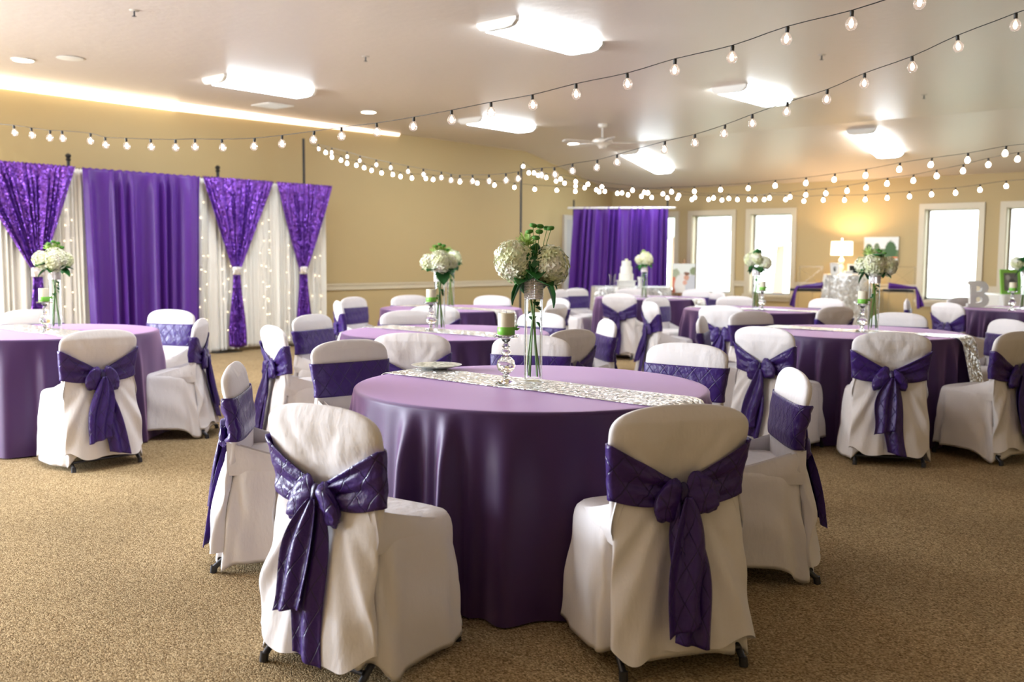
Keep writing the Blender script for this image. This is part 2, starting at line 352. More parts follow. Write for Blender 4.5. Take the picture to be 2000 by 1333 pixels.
# crown cove along the left wall: a warm light lens, bright then dim
m = MB()
def cove(y0, y1, w0, w1, mat, name, parent=None):
    m = MB(); n = 12; P = []
    for i in range(n + 1):
        y = y0 + (y1 - y0) * i / n; ww = w0 + (w1 - w0) * i / n
        P.append([(0.0, y, HC), (0.0, y, HC - ww), (0.02, y, HC - ww), (ww * 1.0, y, HC - 0.012), (ww * 1.0, y, HC)])
    m.grid(P); m.add(P[0], [(0, 1, 2, 3, 4)]); m.add(P[-1], [(4, 3, 2, 1, 0)])
    return m.obj(name, mat, parent, smooth=False)
cv = thing('cove_light', 'warm glowing cove strip along the top of the left wall, fading away from the camera', 'light', (0, 0, 0))
cove(1.0, 6.9, 0.10, 0.10, cove_m, 'bright_lens', cv); cove(6.9, 10.9, 0.10, 0.04, cove_d, 'dim_lens', cv)

# outside: lawn, path and far trees seen pale through the windows
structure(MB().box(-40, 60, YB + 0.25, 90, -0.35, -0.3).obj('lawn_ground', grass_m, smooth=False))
random.seed(5)
for i, (x, y, h) in enumerate([(-7, 40, 6), (2, 52, 5), (-16, 46, 7), (12, 60, 6)]):
    tr = thing('tree', ['round pale tree outside the second window from the curtain', 'small tree outside beyond the cake corner', 'broad tree far outside, left of the windows', 'tree far outside behind the window by the letter B'][i], 'tree', (x, y, -0.3))
    MB().tube([(0, 0, 0), (0.1, 0, h * .4), (0, 0.1, h * .7)], [0.25, .18, .1]).obj('trunk', bark_m, tr)
    m = MB()
    for k in range(9):
        a = random.uniform(0, 6.28); r = random.uniform(0, h * .25)
        m.ball((r * math.cos(a), r * math.sin(a), h * random.uniform(.5, .95)), h * .18, h * .18, h * .15, 10, 6)
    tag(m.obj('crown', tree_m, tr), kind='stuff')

# ------------------------------------------------------------------ ceiling fixtures
def fixture(x, y, label):
    if y < YK: z = HC; rx = 0
    else: z = HC - (y - YK) * math.tan(SL); rx = -SL
    t = thing('ceiling_light', label, 'ceiling light', (x, y, z), 0, 'fluorescent wrap fixtures'); t.rotation_euler = (rx, 0, 0)
    L = 1.18; wd = 0.22; h = 0.08
    def sec(y, s=1.0): return [(-wd * s, y, 0), (-wd * s, y, -h * .35), (-wd * .8 * s, y, -h * .85 * s), (-wd * .5 * s, y, -h * s), (wd * .5 * s, y, -h * s), (wd * .8 * s, y, -h * .85 * s), (wd * s, y, -h * .35), (wd * s, y, 0)]
    for y0, y1 in ((-L / 2 - .05, -L / 2), (L / 2, L / 2 + .05)):
        m = MB(); A = sec(y0, 1.02); B = sec(y1, 1.02); m.grid([A, B], closev=True); m.add(A, [tuple(range(8))]); m.add(B, [tuple(range(7, -1, -1))])
        m.obj('end_cap', whitep, t, smooth=False)
    m = MB(); P = [sec(-L / 2 + L * i / 6) for i in range(7)]; m.grid(P, closev=True); m.add(P[0], [tuple(range(8))]); m.add(P[-1], [tuple(range(7, -1, -1))]); m.obj('diffuser', tube_m, t, smooth=False)
FX = [(6.30, 6.88, 'large glowing ceiling light at the top centre of the picture, nearest of the right row'), (2.12, 6.78, 'glowing ceiling light above the purple backdrop, nearest of the left row'),
      (2.16, 10.95, 'glowing ceiling light behind the near light string, left of the ceiling fan'), (6.32, 10.95, 'glowing ceiling light in the middle of the right row'),
      (6.30, 15.1, 'glowing ceiling light nearest the lamp end of the back wall'), (2.05, 15.2, 'glowing ceiling light just beyond the ceiling fan')]
for a in FX: fixture(*a)
for x, y, l in ((2.12, 2.7, 'ceiling light off to the left of the frame'), (6.3, 2.7, 'ceiling light above and behind the left table')):
    fixture(x, y, l)
def zc(y): return HC if y < YK else HC - (y - YK) * math.tan(SL)
for (px, py), l in (((45, 116), 'round recessed downlight at the upper left above the cove'), ((720, 218), 'round recessed downlight left of the third ceiling light'), ((1120, 280), 'round recessed downlight beside the ceiling fan blades')):
    p = atz(px, py, HC); t = thing('downlight', l, 'ceiling light', (p[0], p[1], HC), 0, 'recessed downlights')
    MB().lathe([(.088, 0), (.115, -.002), (.118, -.01), (.10, -.014), (.088, -.006)], 28).obj('trim_ring', whitep, t)
    MB().lathe([(.0, -.0145), (.098, -.0142)], 24).obj('lens', can_m, t)
for (px, py), l in (((137, 113), 'round ceiling speaker grille beside the upper left downlight'),):
    p = atz(px, py, HC); t = thing('speaker_grille', l, 'speaker', (p[0], p[1], HC))
    MB().lathe([(.0, -.008), (.11, -.008), (.12, 0)], 28).obj('grille', greyv, t); MB().lathe([(.12, 0), (.135, -.006), (.12, -.010)], 28).obj('rim', whitep, t)
p = atz(532, 206, HC); t = thing('air_vent', 'pale rectangular air vent in the ceiling below the second light', 'vent', (p[0], p[1], HC))
MB().box(-.2, .2, -.2, -.17, -.012, 0).box(-.2, .2, .17, .2, -.012, 0).box(-.2, -.17, -.17, .17, -.012, 0).box(.17, .2, -.17, .17, -.012, 0).obj('frame', whitep, t, smooth=False)
for i in range(9): MB().box(-.17, .17, -.155 + i * .038, -.135 + i * .038, -.010, -.003, rot=(.5, 0, 0)).obj('slat', whitep, t, smooth=False)
for (px, py), l in (((262, 20), 'fire sprinkler head at the top left of the ceiling'), ((714, 110), 'fire sprinkler head between the two left ceiling lights'), ((1605, 107), 'fire sprinkler head between the two light strings'), ((1805, 185), 'fire sprinkler head at the right of the ceiling above the far light')):
    p = atz(px, py, HC); t = thing('sprinkler', l, 'sprinkler', (p[0], p[1], HC), 0, 'ceiling sprinklers')
    MB().lathe([(.04, 0), (.035, -.006), (.012, -.008)], 16).obj('escutcheon', greyv, t)
    MB().tube([(0, 0, -.004), (0, 0, -.045)], .007).lathe([(0, -.045), (.018, -.047), (.018, -.05), (0, -.05)], 12).obj('nozzle', steel, t)
# ceiling fan
fan_m = pbr('fan_white', (0.78, 0.74, 0.68), 0.4)
p = atz(1177, 243, HC); t = thing('ceiling_fan', 'white ceiling fan with blades in the middle of the ceiling', 'ceiling fan', (p[0], p[1], HC), 0.5)
MB().lathe([(.07, 0), (.065, -.04), (.03, -.06), (0, -.06)], 20).obj('canopy', fan_m, t); MB().tube([(0, 0, -.05), (0, 0, -.22)], .013).obj('downrod', fan_m, t)
MB().lathe([(.03, -.2), (.11, -.215), (.155, -.24), (.155, -.28), (.10, -.305), (.06, -.33), (.05, -.36), (0, -.37)], 28).obj('motor', fan_m, t)
for k in range(5):
    a = 2 * math.pi * k / 5
    pts = [(.14, -.012), (.22, -.03), (.24, -.055), (.62, -.07), (.66, -.05), (.67, 0), (.66, .05), (.62, .07), (.24, .055), (.22, .03), (.14, .012)]
    V = []
    for zz in (-.283, -.275):
        for x, y in pts:
            z = zz + y * 0.2; V.append((x * math.cos(a) - y * math.sin(a), x * math.sin(a) + y * math.cos(a), z))
    n = len(pts); MB().add(V, [tuple(range(n)), tuple(range(2 * n - 1, n - 1, -1))] + [(i, (i + 1) % n, (i + 1) % n + n, i + n) for i in range(n)]).obj('blade', fan_m, t, smooth=False)

# ------------------------------------------------------------------ chairs
CH = 0.855
def yr(z):   # rear surface of the cover
    return np.interp(z, [.05, .30, .455, .60, .75, .80, .86], [-.300, -.262, -.232, -.212, -.248, -.252, -.250])
def yfr(z):  # front surface of the back rest
    return np.interp(z, [.05, .455, .60, .75, .80, .86], [-.16, -.165, -.163, -.182, -.192, -.205])
def hw(z):
    z = np.asarray(z, float); q = np.clip((z - .755) / (CH - .755), 0, 1)
    crown = .241 * (1 - q ** 2.9) ** (1 / 2.5)
    low = np.interp(z, [.05, .3, .43, .50, .58, .74], [.264, .250, .237, .227, .224, .241])
    return np.where(z > .755, crown, low)
def spow(c, e): return np.sign(c) * np.abs(c) ** e
def slab(phi, z, off=0.0):
    """a point on the back rest's cover: phi 0 is +x, -pi/2 the rear"""
    yc = (yr(z) + yfr(z)) / 2; t = (yfr(z) - yr(z)) / 2
    k = np.clip((CH - z) / .05, 0, 1) ** .5; t = t * np.maximum(k, 0.0)
    wx = hw(z)
    return np.stack([spow(np.cos(phi), .55) * (wx + off), yc + spow(np.sin(phi), .75) * (t + off), z + 0 * phi], -1)
def gather(x, z, seed):
    r = np.hypot(x, z - .585); a = np.arctan2(x, z - .585)
    s = np.cos(13 * a + seed) * .5 + np.cos(21 * a + 2 * seed) * .3 + .25 * np.cos(8 * a - seed)
    up = sstep(r, .015, .07) * (1 - sstep(r, .12, .30))
    return .0065 * s * up
def cover_mesh(seed):
    rs = random.Random(seed); ph = [rs.uniform(0, 6.28) for _ in range(10)]
    m = MB()
    # skirt
    N = 168; zs = np.concatenate([np.linspace(0, .80, 20), [.88, .94, .98, 1.0]]); th = np.linspace(0, 2 * np.pi, N, endpoint=False)
    P = []
    for s in zs:
        hem = .055 + .030 * np.cos(2 * th + ph[0]) + .014 * np.cos(5 * th + ph[1]) + .010 * np.cos(9 * th + ph[2])
        z = hem + (.462 - hem) * s
        rnd = math.sqrt(max(0, 1 - max(0, (s - .88) / .12) ** 2)) if s > .88 else 1.0
        zz = np.where(s > .88, .448 + .014 * (1 - rnd), z)
        zz = z
        q = 1 - s
        wx = .229 + .026 * q; yf_ = .205 + .035 * q; yb_ = np.interp(z, [.05, .3, .455, .47], [-.292, -.254, -.226, -.224])
        yc = (yf_ + yb_) / 2; hy = (yf_ - yb_) / 2
        cx = spow(np.cos(th), .42); sy = spow(np.sin(th), .42)
        f = (.5 * np.cos(9 * th + ph[3] + .8 * np.sin(2 * th + ph[4])) + .35 * np.cos(15 * th + ph[5]) + .3 * np.cos(4 * th + ph[6]))
        amp = .020 * q ** .8 + .002
        amp = amp * (1 - .85 * sstep(-np.sin(th), .75, .97))
        diag = .006 * np.cos(11 * th + 9 * s + ph[7]) * np.sin(np.pi * s)
        o = amp * f + diag
        k = -.014 * (1 - rnd)
        x = cx * (wx + o + k); y = yc + sy * (hy + o * .9 + k)
        g = gather(x, z, ph[8]) * (y < yc) * (s > .3)
        P.append(np.stack([x, y - g, zz], -1))
    # roll the hem inwards
    h = P[0].copy(); h[:, 0] *= .97; h[:, 1] = h[:, 1] * .97 - .004; h[:, 2] += .012
    m.grid([h] + P, closev=True)
    top = P[-1]
    rings = [top]
    for k, dz in ((.93, .006), (.75, .010), (.4, .010), (.1, .008)):
        r = top.copy(); r[:, 0] *= k; r[:, 1] = -.01 + (r[:, 1] + .01) * k; r[:, 2] += dz; rings.append(r)
    m.grid(rings, closev=True); m.fan([tuple(q) for q in rings[-1]], (0, -.01, .47))
    # back rest
    zb = np.concatenate([np.linspace(.0, .74, 34), .74 + (CH - .74) * np.sin(np.linspace(0, np.pi / 2, 18)[1:])]); phi = np.linspace(0, 2 * np.pi, 120, endpoint=False) + .02
    Q = []
    for z in zb:
        z = min(z, CH - .0004); rear = np.sin(phi) < 0
        xx = np.cos(phi) * .24; zh = .085 + .020 * np.cos(14 * xx + ph[0]) + .012 * np.cos(31 * xx + ph[2])
        zv = np.where(z < .46, zh + (.46 - zh) * z / .46, z)
        p = slab(phi, zv)
        p[:, 0] *= 1 - .16 * sstep(.47 - zv, 0, .06) * (1 - np.clip(-np.sin(phi) * 2.2, 0, 1)) ** 1.5
        q = np.clip((.50 - zv) / .42, 0, 1); an = np.arctan2(p[:, 0], np.maximum(.66 - zv, .02))
        fold = .55 * np.cos(17 * an + ph[3]) + .4 * np.cos(29 * an + ph[4]) + .3 * np.cos(9 * an + ph[5])
        p[:, 1] -= np.where(rear, (.006 * sstep(.52 - zv, 0, .08) + (.004 + .020 * q ** .8) * (fold + .5) * (zv < .54) * sstep(.54 - zv, 0, .06)) * np.clip(-np.sin(phi) * 2.2, 0, 1), .03 * sstep(.46 - zv, 0, .05))
        p[:, 1] -= np.where(rear, gather(p[:, 0], p[:, 2], ph[8]) * np.clip(-np.sin(phi) * 2, 0, 1), 0)
        p[:, 1] += np.where(rear & (z < .80), .006 * np.cos(22 * p[:, 0] * (1 + .2 * np.sin(z * 20))) * (1 - sstep(z, .70, .80)), 0)
        Q.append(p)
    m.grid(Q, closev=True); m.fan([tuple(q) for q in Q[-1]], (0, float(Q[-1][:, 1].mean()), CH))
    # tented side wings running from the back rest down to the seat edge
    for sx in (-1, 1):
        n = 16
        for io in (0, 1):
            G = []
            for i in range(n):
                a = i / (n - 1); row = []
                for j in range(n):
                    b = j / (n - 1)
                    ztop = .452 + .100 * (1 - a) ** 1.3
                    y = -.222 + .36 * a; z = .41 + (ztop - .41) * b
                    x = .221 + .011 * min(1, b * 3) * (1 - .6 * a) - .012 * b * b + .005 * math.cos(9 * a + 5 * b + ph[9]) * b * (1 - a)
                    if io: x -= .010 + .02 * b
                    row.append((sx * x, y, z))
                G.append(row)
            m.grid(G, flip=(sx > 0) != bool(io))
    # wrinkles of the worn cloth
    me = m.mesh('cover', cloth_w, recalc=True)
    return me
def ribbon(P, W, uvs=None): pass
def sash_mesh(seed):
    rs = random.Random(seed + 50); ph = [rs.uniform(0, 6.28) for _ in range(6)]
    n = 150; k = 16; a = np.linspace(-np.pi / 2 + .02, 1.5 * np.pi - .02, n); v = np.linspace(0, 1, k)
    P = np.zeros((n, k, 3)); UV = np.zeros((n, k, 2)); acc = 0; prev = None
    for i, phi in enumerate(a):
        base = slab(np.array([phi]), np.array([.64]))[0]
        q = min(1, abs(base[0]) / .225); rear = math.sin(phi) < 0
        if rear:
            zt = .603 + (.735 - .603) * q ** 1.1; zb = .548 + .004 * q - .018 * math.sin(math.pi * q)
        else: zt = .735; zb = .552
        for j, vv in enumerate(v):
            z = zb + (zt - zb) * vv
            off = .006
            p = slab(np.array([phi]), np.array([z]), off)[0]
            if rear:
                wr = .0075 * math.cos(vv * 15 + ph[0] + 3 * q) + .005 * math.cos(vv * 31 + ph[1] - 4 * q + base[0] * 10)
                p[1] -= wr * (.25 + .75 * (1 - q ** 2)) + .012 * (1 - q) ** 1.5 + .007
            else: p[1] += .0016 * math.cos(vv * 12 + ph[2] + 6 * base[0])
            P[i, j] = p
        if prev is not None: acc += float(np.linalg.norm(P[i, 8] - prev))
        prev = P[i, 8].copy()
        for j in range(k): UV[i, j] = (acc, v[j] * (.18 if not rear else .11 + .07 * q))
    return MB().grid(P, uv=UV).mesh('sash', sashm, recalc=False)
def knot_mesh(seed):
    y0 = float(yr(.58)) - .035
    m = MB(); kk = 20; mm = 12; P = []
    for i in range(mm + 1):
        row = []
        for j in range(kk):
            t = math.pi * i / mm; f = 2 * math.pi * j / kk
            w_ = 1 + .13 * math.cos(3 * f + 2 * t + seed)
            row.append((.019 * math.sin(t) * math.cos(f) * w_, y0 + .019 * math.sin(t) * math.sin(f) * w_, .575 + .036 * math.cos(t)))
        P.append(row)
    return m.grid(P, closev=True).mesh('knot', sashm)
def loop_mesh(seed, sx):
    rs = random.Random(seed * 7 + sx); L = rs.uniform(.085, .115); dr = rs.uniform(.3, .75); hh = rs.uniform(.040, .050); ph = rs.uniform(0, 6)
    y0 = float(yr(.58)) - .036; n = 18; k = 28; P = []
    for i in range(n + 1):
        a = i / n; cx = .008 + L * a; cz = .578 - dr * L * a ** 1.3
        h = .014 + hh * math.sin(math.pi * min(1, a ** .75 * .97)) ** .75 * (1 if a < 1 else 0); t = .009 + .014 * math.sin(math.pi * min(1, a * .95)) ** .7
        if i == n: h = .002; t = .002
        row = []
        for j in range(k):
            f = 2 * math.pi * j / k; wr = 1 + .26 * math.cos(3 * f + ph + a) * (1 - .6 * a) + .14 * math.cos(7 * f + 7 * a + ph)
            row.append((sx * (cx + .25 * h * math.sin(f) * a * .6), y0 - .006 * a + t * math.cos(f) * wr, cz + h * math.sin(f) * wr))
        P.append(row)
    uv = np.array([[(i / n * L * 1.5, j / k * .2) for j in range(k)] for i in range(n + 1)])
    m = MB().grid(P, closev=True, uv=uv)
    return m.mesh('bow_loop', sashm)
def tail_mesh(seed, which):
    rs = random.Random(seed * 13 + which * 5); n = 40; k = 18
    zend = (rs.uniform(.07, .12), rs.uniform(.15, .26))[which]; xo = (rs.uniform(-.005, .03), rs.uniform(-.035, 0))[which]; wmax = rs.uniform(.12, .15); ph = rs.uniform(0, 6); nf = rs.choice([1.3, 1.7, 2.2])
    P = np.zeros((n, k, 3)); UV = np.zeros((n, k, 2)); y_off = .036 + .020 * (which == 1)
    for i in range(n):
        a = i / (n - 1); z = .565 - (.565 - zend) * a
        wd = .028 + (wmax - .028) * (1 - math.exp(-a * 5)); cx = xo * a * 2 + .012 * math.sin(5 * a + ph)
        for j in range(k):
            b = j / (k - 1) - .5
            fold = .018 * math.cos(2 * math.pi * nf * b + ph + 1.2 * a) * (.3 + .7 * min(1, a * 3)) * (1 - .25 * a)
            zz = z + (.03 * b if a > .5 else 0) * (a - .5) * 2 * (1 if which else -1)
            ysurf = float(yr(zz)) - .012 * (a > .3) * 0
            P[i, j] = (cx + wd * b * (1 - .08 * math.cos(7 * a)), ysurf - y_off - .012 * a + fold * .8, zz)
            UV[i, j] = (b * .2, (.565 - z))
    return MB().grid(P, uv=UV).mesh('tail', sashm, recalc=False)
def make_chair(seed):
    t = thing('banquet_chair', 'x', 'chair')
    link('cover', COVERS[seed % 4], t)
    s = solid(link('sash', sash_mesh(seed), t), .003, 1)
    link('knot', knot_mesh(seed), s)
    for sx in (-1, 1): link('bow_loop', loop_mesh(seed, sx), s)
    for wh in (0, 1): solid(link('tail', tail_mesh(seed, wh), s), .0025)
    for sx in (-1, 1):
        r = MB().tube([(sx * .19, .14, .40), (sx * .208, -.286, .02)], .0115, 10).tube([(sx * .208, -.284, .03), (sx * .209, -.288, 0)], .0145, 10).obj('leg', steel, t)
        r = MB().tube([(sx * .19, -.05, .43), (sx * .205, .205, .02)], .0115, 10).tube([(sx * .205, .203, .03), (sx * .205, .206, 0)], .0145, 10).obj('leg', steel, t)
    MB().tube([(-.205, -.262, .055), (.205, -.262, .055)], .009, 8).obj('crossbar', steel, t)
    return t
COVERS = [cover_mesh(s) for s in (3, 11, 24, 37)]
PROTO = [make_chair(s) for s in (1, 2, 3, 4, 5, 6)]
used = [False] * 6
TAB = dict(A=(9.243, 3.184), L=(4.851, 3.026), B=(6.914, 5.015), C=(4.634, 7.404), R=(9.114, 7.274), M=(7.054, 9.657), F=(9.3, 12.05), D=(4.582, 11.423))
CHAIRS = [
 ('A', 9.50, 1.84, 0, 'white covered chair in the left foreground, its bow tail hanging towards the camera', -4),
 ('A', 10.33, 2.62, 1, 'white covered chair in the right foreground with a long dark sash tail down its middle', -6),
 ('A', 8.28, 2.32, 2, 'white covered chair seen side on at the left edge of the nearest table', 6),
 ('A', 10.17, 3.82, 3, 'white chair seen side on at the right of the nearest table, bow behind it', 4),
 ('A', 7.72, 3.43, 4, 'white chair at the far left of the nearest table, smooth sash front showing', 0),
 ('A', 8.24, 4.40, 5, 'white covered chair behind the tall vase and candle of the nearest table', -14),
 ('A', 9.20, 4.58, 0, 'white chair facing us across the right end of the nearest table, quilted sash', 4),
 ('B', 7.63, 3.99, 5, 'white covered chair with a small bow just behind the plate on the nearest table', 0),
 ('B', 6.53, 3.76, 1, 'white chair with its bow to the left, standing left of the second table', 0),
 ('B', 5.70, 4.72, 4, 'white covered chair in front of the rightmost sequin drape, sash front lit pale', 0),
 ('B', 5.79, 5.68, 0, 'white covered chair beyond the second table, left of its crystal candle holder', 0),
 ('B', 6.82, 6.26, 2, 'white covered chair beyond the second table, just right of the tall nearest vase', 0),
 ('B', 8.15, 4.93, 3, 'white covered chair turned away, its plain back arching right of the tall nearest vase', 0),
 ('B', 7.71, 5.96, 1, 'white covered chair angled left with a violet sash front, right of the second table', 0),
 ('C', 5.41, 6.38, 0, 'white covered chair back between the crystal candle holder and vase of the second table', 0),
 ('C', 4.01, 6.35, 3, 'white covered chair with a drooping bow just right of the ivory drapes', 0),
 ('C', 3.36, 7.10, 5, 'white covered chair against the tan wall right of the drapes, quilted sash front showing', 0),
 ('C', 3.40, 7.95, 2, 'white covered chair against the wall, on the far left of the third table', 0),
 ('C', 4.13, 8.64, 4, 'white covered chair against the wall, on the far right of the third table', 0),
 ('C', 5.92, 7.61, 1, 'white covered chair back peeking right under the leaves of the tall nearest bouquet', 0),
 ('C', 5.11, 8.69, 0, 'white covered chair just behind the chair back right of the nearest bouquet', 0),
 ('D', 4.80, 10.34, 2, 'white covered chair with a bow in front of the white cake', 0),
 ('D', 3.08, 11.70, 4, 'white covered chair facing right in front of the left hem of the corner curtain', 0),
 ('D', 3.26, 11.07, 3, 'white covered chair half hidden behind the nearest bouquet by the corner curtain', 0),
 ('D', 3.65, 12.34, 5, 'white covered chair behind the cake corner table with a violet strip of sash', 0),
 ('D', 4.55, 12.78, 1, 'white covered chair right of the kneeling couple print, facing us', 0),
 ('D', 5.20, 12.25, 0, 'white covered chair turned away below the first full window', 0),
 ('M', 7.27, 8.52, 3, 'white covered chair with a dark knotted bow at the near side of the fourth table', 0),
 ('M', 6.33, 8.68, 2, 'white covered chair with its bow to the left, left of the fourth table', 0),
 ('M', 5.67, 9.84, 4, 'white covered chair with pale sash front just behind the left chair of the fourth table', 0),
 ('M', 6.22, 10.81, 1, 'white covered chair beyond the fourth table, left of its bouquet under the windows', 0),
 ('M', 7.31, 11.01, 5, 'white covered chair beyond the fourth table, below the silver lamp table', 0),
 ('M', 8.16, 9.18, 0, 'white covered chair back left of the crystal holder on the big right table', 0),
 ('F', 8.66, 10.97, 3, 'white chair with nearly black sash at the far right table below a window', 0),
 ('F', 7.99, 11.68, 2, 'narrow white covered chair seen side on between the clear chair and the fourth window', 0),
 ('F', 8.33, 12.67, 4, 'white covered chair just left of the white letter B', 0),
 ('R', 8.92, 6.05, 1, 'white covered chair with a knotted sash at the near left of the big right table', 0),
 ('R', 8.01, 6.80, 2, 'slim white covered chair turned away at the left side of the big right table', 0),
 ('R', 7.93, 7.82, 5, 'white covered chair facing us in shade at the far left of the big right table', 0),
 ('R', 9.74, 6.19, 0, 'white covered chair with a centred dark bow in front of the big right table', 0),
 ('R', 8.97, 8.58, 4, 'white covered chair beyond the big right table, right of its vase', 0),
 ('R', 9.94, 8.24, 1, 'white covered chair at the right picture edge with its sash front showing', 0),
 ('R', 10.32, 6.86, 3, 'white covered chair cut by the right picture edge, long skirt and dark sash tail', 0),
 ('L', 6.10, 2.81, 4, 'white covered chair with a neat bow at the near side of the left table', 8),
 ('L', 5.57, 3.84, 3, 'white covered chair turned side on with a big drooping bow, right of the left table', 0),
 ('L', 4.35, 4.30, 1, 'white covered chair in front of the purple satin drape, quilted sash front showing', 0),
 ('L', 3.57, 3.46, 0, 'white covered chair cut by the left picture edge behind the left table', 0)]
for i, (tk, x, y, pi_, lab, dy) in enumerate(CHAIRS):
    o = PROTO[pi_] if not used[pi_] else copy_tree(PROTO[pi_]); used[pi_] = True
    tx, ty = TAB[tk]; ang = math.atan2(ty - y, tx - x) + math.radians(dy)
    rz = ang - math.pi / 2; d = np.array([math.cos(ang), math.sin(ang)])
    o.location = (x + d[0] * .235, y + d[1] * .235, 0); o.rotation_euler = (0, 0, rz)
    o['label'] = lab; o['group'] = {'A': 'chairs around the nearest table', 'B': 'chairs around the second table', 'C': 'chairs around the third table by the wall', 'D': 'chairs around the cake corner table', 'M': 'chairs around the fourth table', 'F': 'chairs around the far right table', 'R': 'chairs around the big right table', 'L': 'chairs around the left table'}[tk]

# ------------------------------------------------------------------ round tables, cloths, runners
TR = 0.762; TZ = 0.765
def cloth_mesh(seed, nf=15, flare=.012, amp=.085):
    rs = random.Random(seed); ph = [rs.uniform(0, 6.28) for _ in range(8)]
    n = 480; th = np.linspace(0, 2 * np.pi, n, endpoint=False); P = []
    warp = th + .10 * np.sin(3 * th + ph[0]) + .07 * np.sin(5 * th + ph[1]) + .03 * np.sin(8 * th + ph[5])
    F = (.5 + .5 * np.cos(nf * warp + ph[2])) ** 1.9 + .16 * np.cos(2 * nf * warp + ph[3])
    F2 = .8 + .35 * np.cos(4 * th + ph[4]) + .15 * np.cos(7 * th + ph[6])
    for r in (0.02, .2, .4, .6, .72): P.append(np.stack([r * np.cos(th), r * np.sin(th), np.full(n, TZ)], -1))
    for a in np.linspace(0, np.pi / 2, 6): P.append(np.stack([(TR - .016 + .016 * math.sin(a)) * np.cos(th), (TR - .016 + .016 * math.sin(a)) * np.sin(th), np.full(n, TZ - .016 + .016 * math.cos(a))], -1))
    for s in np.linspace(.04, 1, 26):
        z = (TZ - .016) * (1 - s) + .008
        g = sstep(s, -.06, .30) * (.70 + .30 * s)
        r = TR + flare * s ** 1.2 + amp * g * F * F2 * (.6 + .4 * s)
        sh = .05 * s * np.sin(2 * th + ph[7]) * 0.5
        tt = th + sh * .3
        P.append(np.stack([r * np.cos(tt), r * np.sin(tt), np.full(n, z) + .0 * th], -1))
    m = MB().grid(P, closev=True); m.fan([tuple(q) for q in P[0]], (0, 0, TZ))
    return m.mesh('tablecloth', cloth_p)
CL = [cloth_mesh(s, nf) for s, nf in ((2, 21), (5, 23), (9, 20))]
def runner_mesh(seed, off):
    w_ = .30; n = 90; k = 13; hang = .40; R = TR + .012; P = np.zeros((n, k, 3)); rs = random.Random(seed); ph = rs.uniform(0, 6)
    for j in range(k):
        v = off - w_ / 2 + w_ * j / (k - 1); xe = math.sqrt(R * R - v * v); tot = 2 * (xe + hang)
        for i in range(n):
            s = -tot / 2 + tot * i / (n - 1); a = abs(s); sg = 1 if s > 0 else -1
            wig = .006 * math.sin(5 * s + ph)
            if a < xe - .02: P[i, j] = (s, v + wig, TZ + .004 + .0015 * math.sin(9 * s + 7 * v + ph))
            else:
                q = a - (xe - .02); br = .05
                if q < br * 1.57: t = q / br; P[i, j] = (sg * (xe - .02 + br * math.sin(t)), v + wig, TZ + .004 - br * (1 - math.cos(t)))
                else:
                    dz = q - br * 1.57; P[i, j] = (sg * (xe + .03 + .075 * min(1, dz * 3) + .012 * math.sin(20 * v + ph)), v + wig, TZ + .004 - br - dz)
    return MB().grid(P).mesh('runner', seq_s, recalc=False)
RUN = [runner_mesh(1, -.03), runner_mesh(2, .0)]
TN = dict(A='nearest', L='left', B='second', C='third', R='big right', M='fourth', F='far right', D='cake corner')
TABDESC = dict(A='in the centre foreground', L='at the left picture edge', B='just behind the nearest table', C='in the third row by the tan wall', R='on the right, its runner hanging low', M='before the windows left of the lamp', F='holding the white letter B', D='in front of the cake')
for i, k in enumerate('ALBCRMFD'):
    x, y = TAB[k]; rz = i * .7
    t = thing('banquet_table', 'round banquet table hidden under the purple cloth %s' % TABDESC[k], 'table', (x, y, 0), rz, 'round banquet tables')
    MB().lathe([(0, .735), (.735, .735), (.745, .74), (.745, .755), (.735, .76), (0, .76)], 48).obj('tabletop', wood, t)
    for a in range(4):
        ca, sa = math.cos(a * math.pi / 2 + .785), math.sin(a * math.pi / 2 + .785)
        MB().tube([(.42 * ca, .42 * sa, .735), (.46 * ca, .46 * sa, 0)], .014).obj('leg', steel, t)
    c = link('tablecloth', CL[i % 3] if k != 'A' else CL[0], None, (x, y, 0)); c.rotation_euler = (0, 0, i * 1.1)
    tag(c, 'floor length purple cloth on the round table %s' % TABDESC[k], 'tablecloth', 'purple round tablecloths')
    r = link('table_runner', RUN[0 if k == 'A' else 1], None, (x, y, 0))
    solid(r, .002, 1)
    tag(r, 'silver sequin runner across the round table %s' % TABDESC[k], 'table runner', 'silver sequin runners')

# ------------------------------------------------------------------ centrepieces
def vase_proto():
    t = thing('vase', 'x', 'vase')
    m = MB(); R = .0405
    m.lathe([(.0, .0), (R - .003, 0), (R, .004), (R, .455), (R - .0025, .455), (R - .0025, .014), (0, .012)], 32).obj('glass_cylinder', vase_m, t)
    b = MB(); n = 44; rows = 13
    b.lathe([(R + .0006, .36), (R + .0012, .361), (R + .0012, .453), (R + .0006, .454)], 44).obj('band_backing', bling, t)
    s = MB()
    for r in range(rows):
        for j in range(n):
            a = 2 * math.pi * (j + .5) / n; z = .364 + r * .0070; h = .0026; c, sn = math.cos(a), math.sin(a); ro = R + .0012; rp = R + .0036
            tx, ty = -sn * h, c * h
            s.add([(ro * c - tx, ro * sn - ty, z - h), (ro * c + tx, ro * sn + ty, z - h), (ro * c + tx, ro * sn + ty, z + h), (ro * c - tx, ro * sn - ty, z + h), (rp * c, rp * sn, z)], [(0, 1, 4), (1, 2, 4), (2, 3, 4), (3, 0, 4)])
    tag(s.obj('rhinestone_band', rhine, t, smooth=False), kind='stuff')
    return t
rhine = pbr('rhinestone', (0.86, 0.82, 0.83), 0.2, metal=0.35)
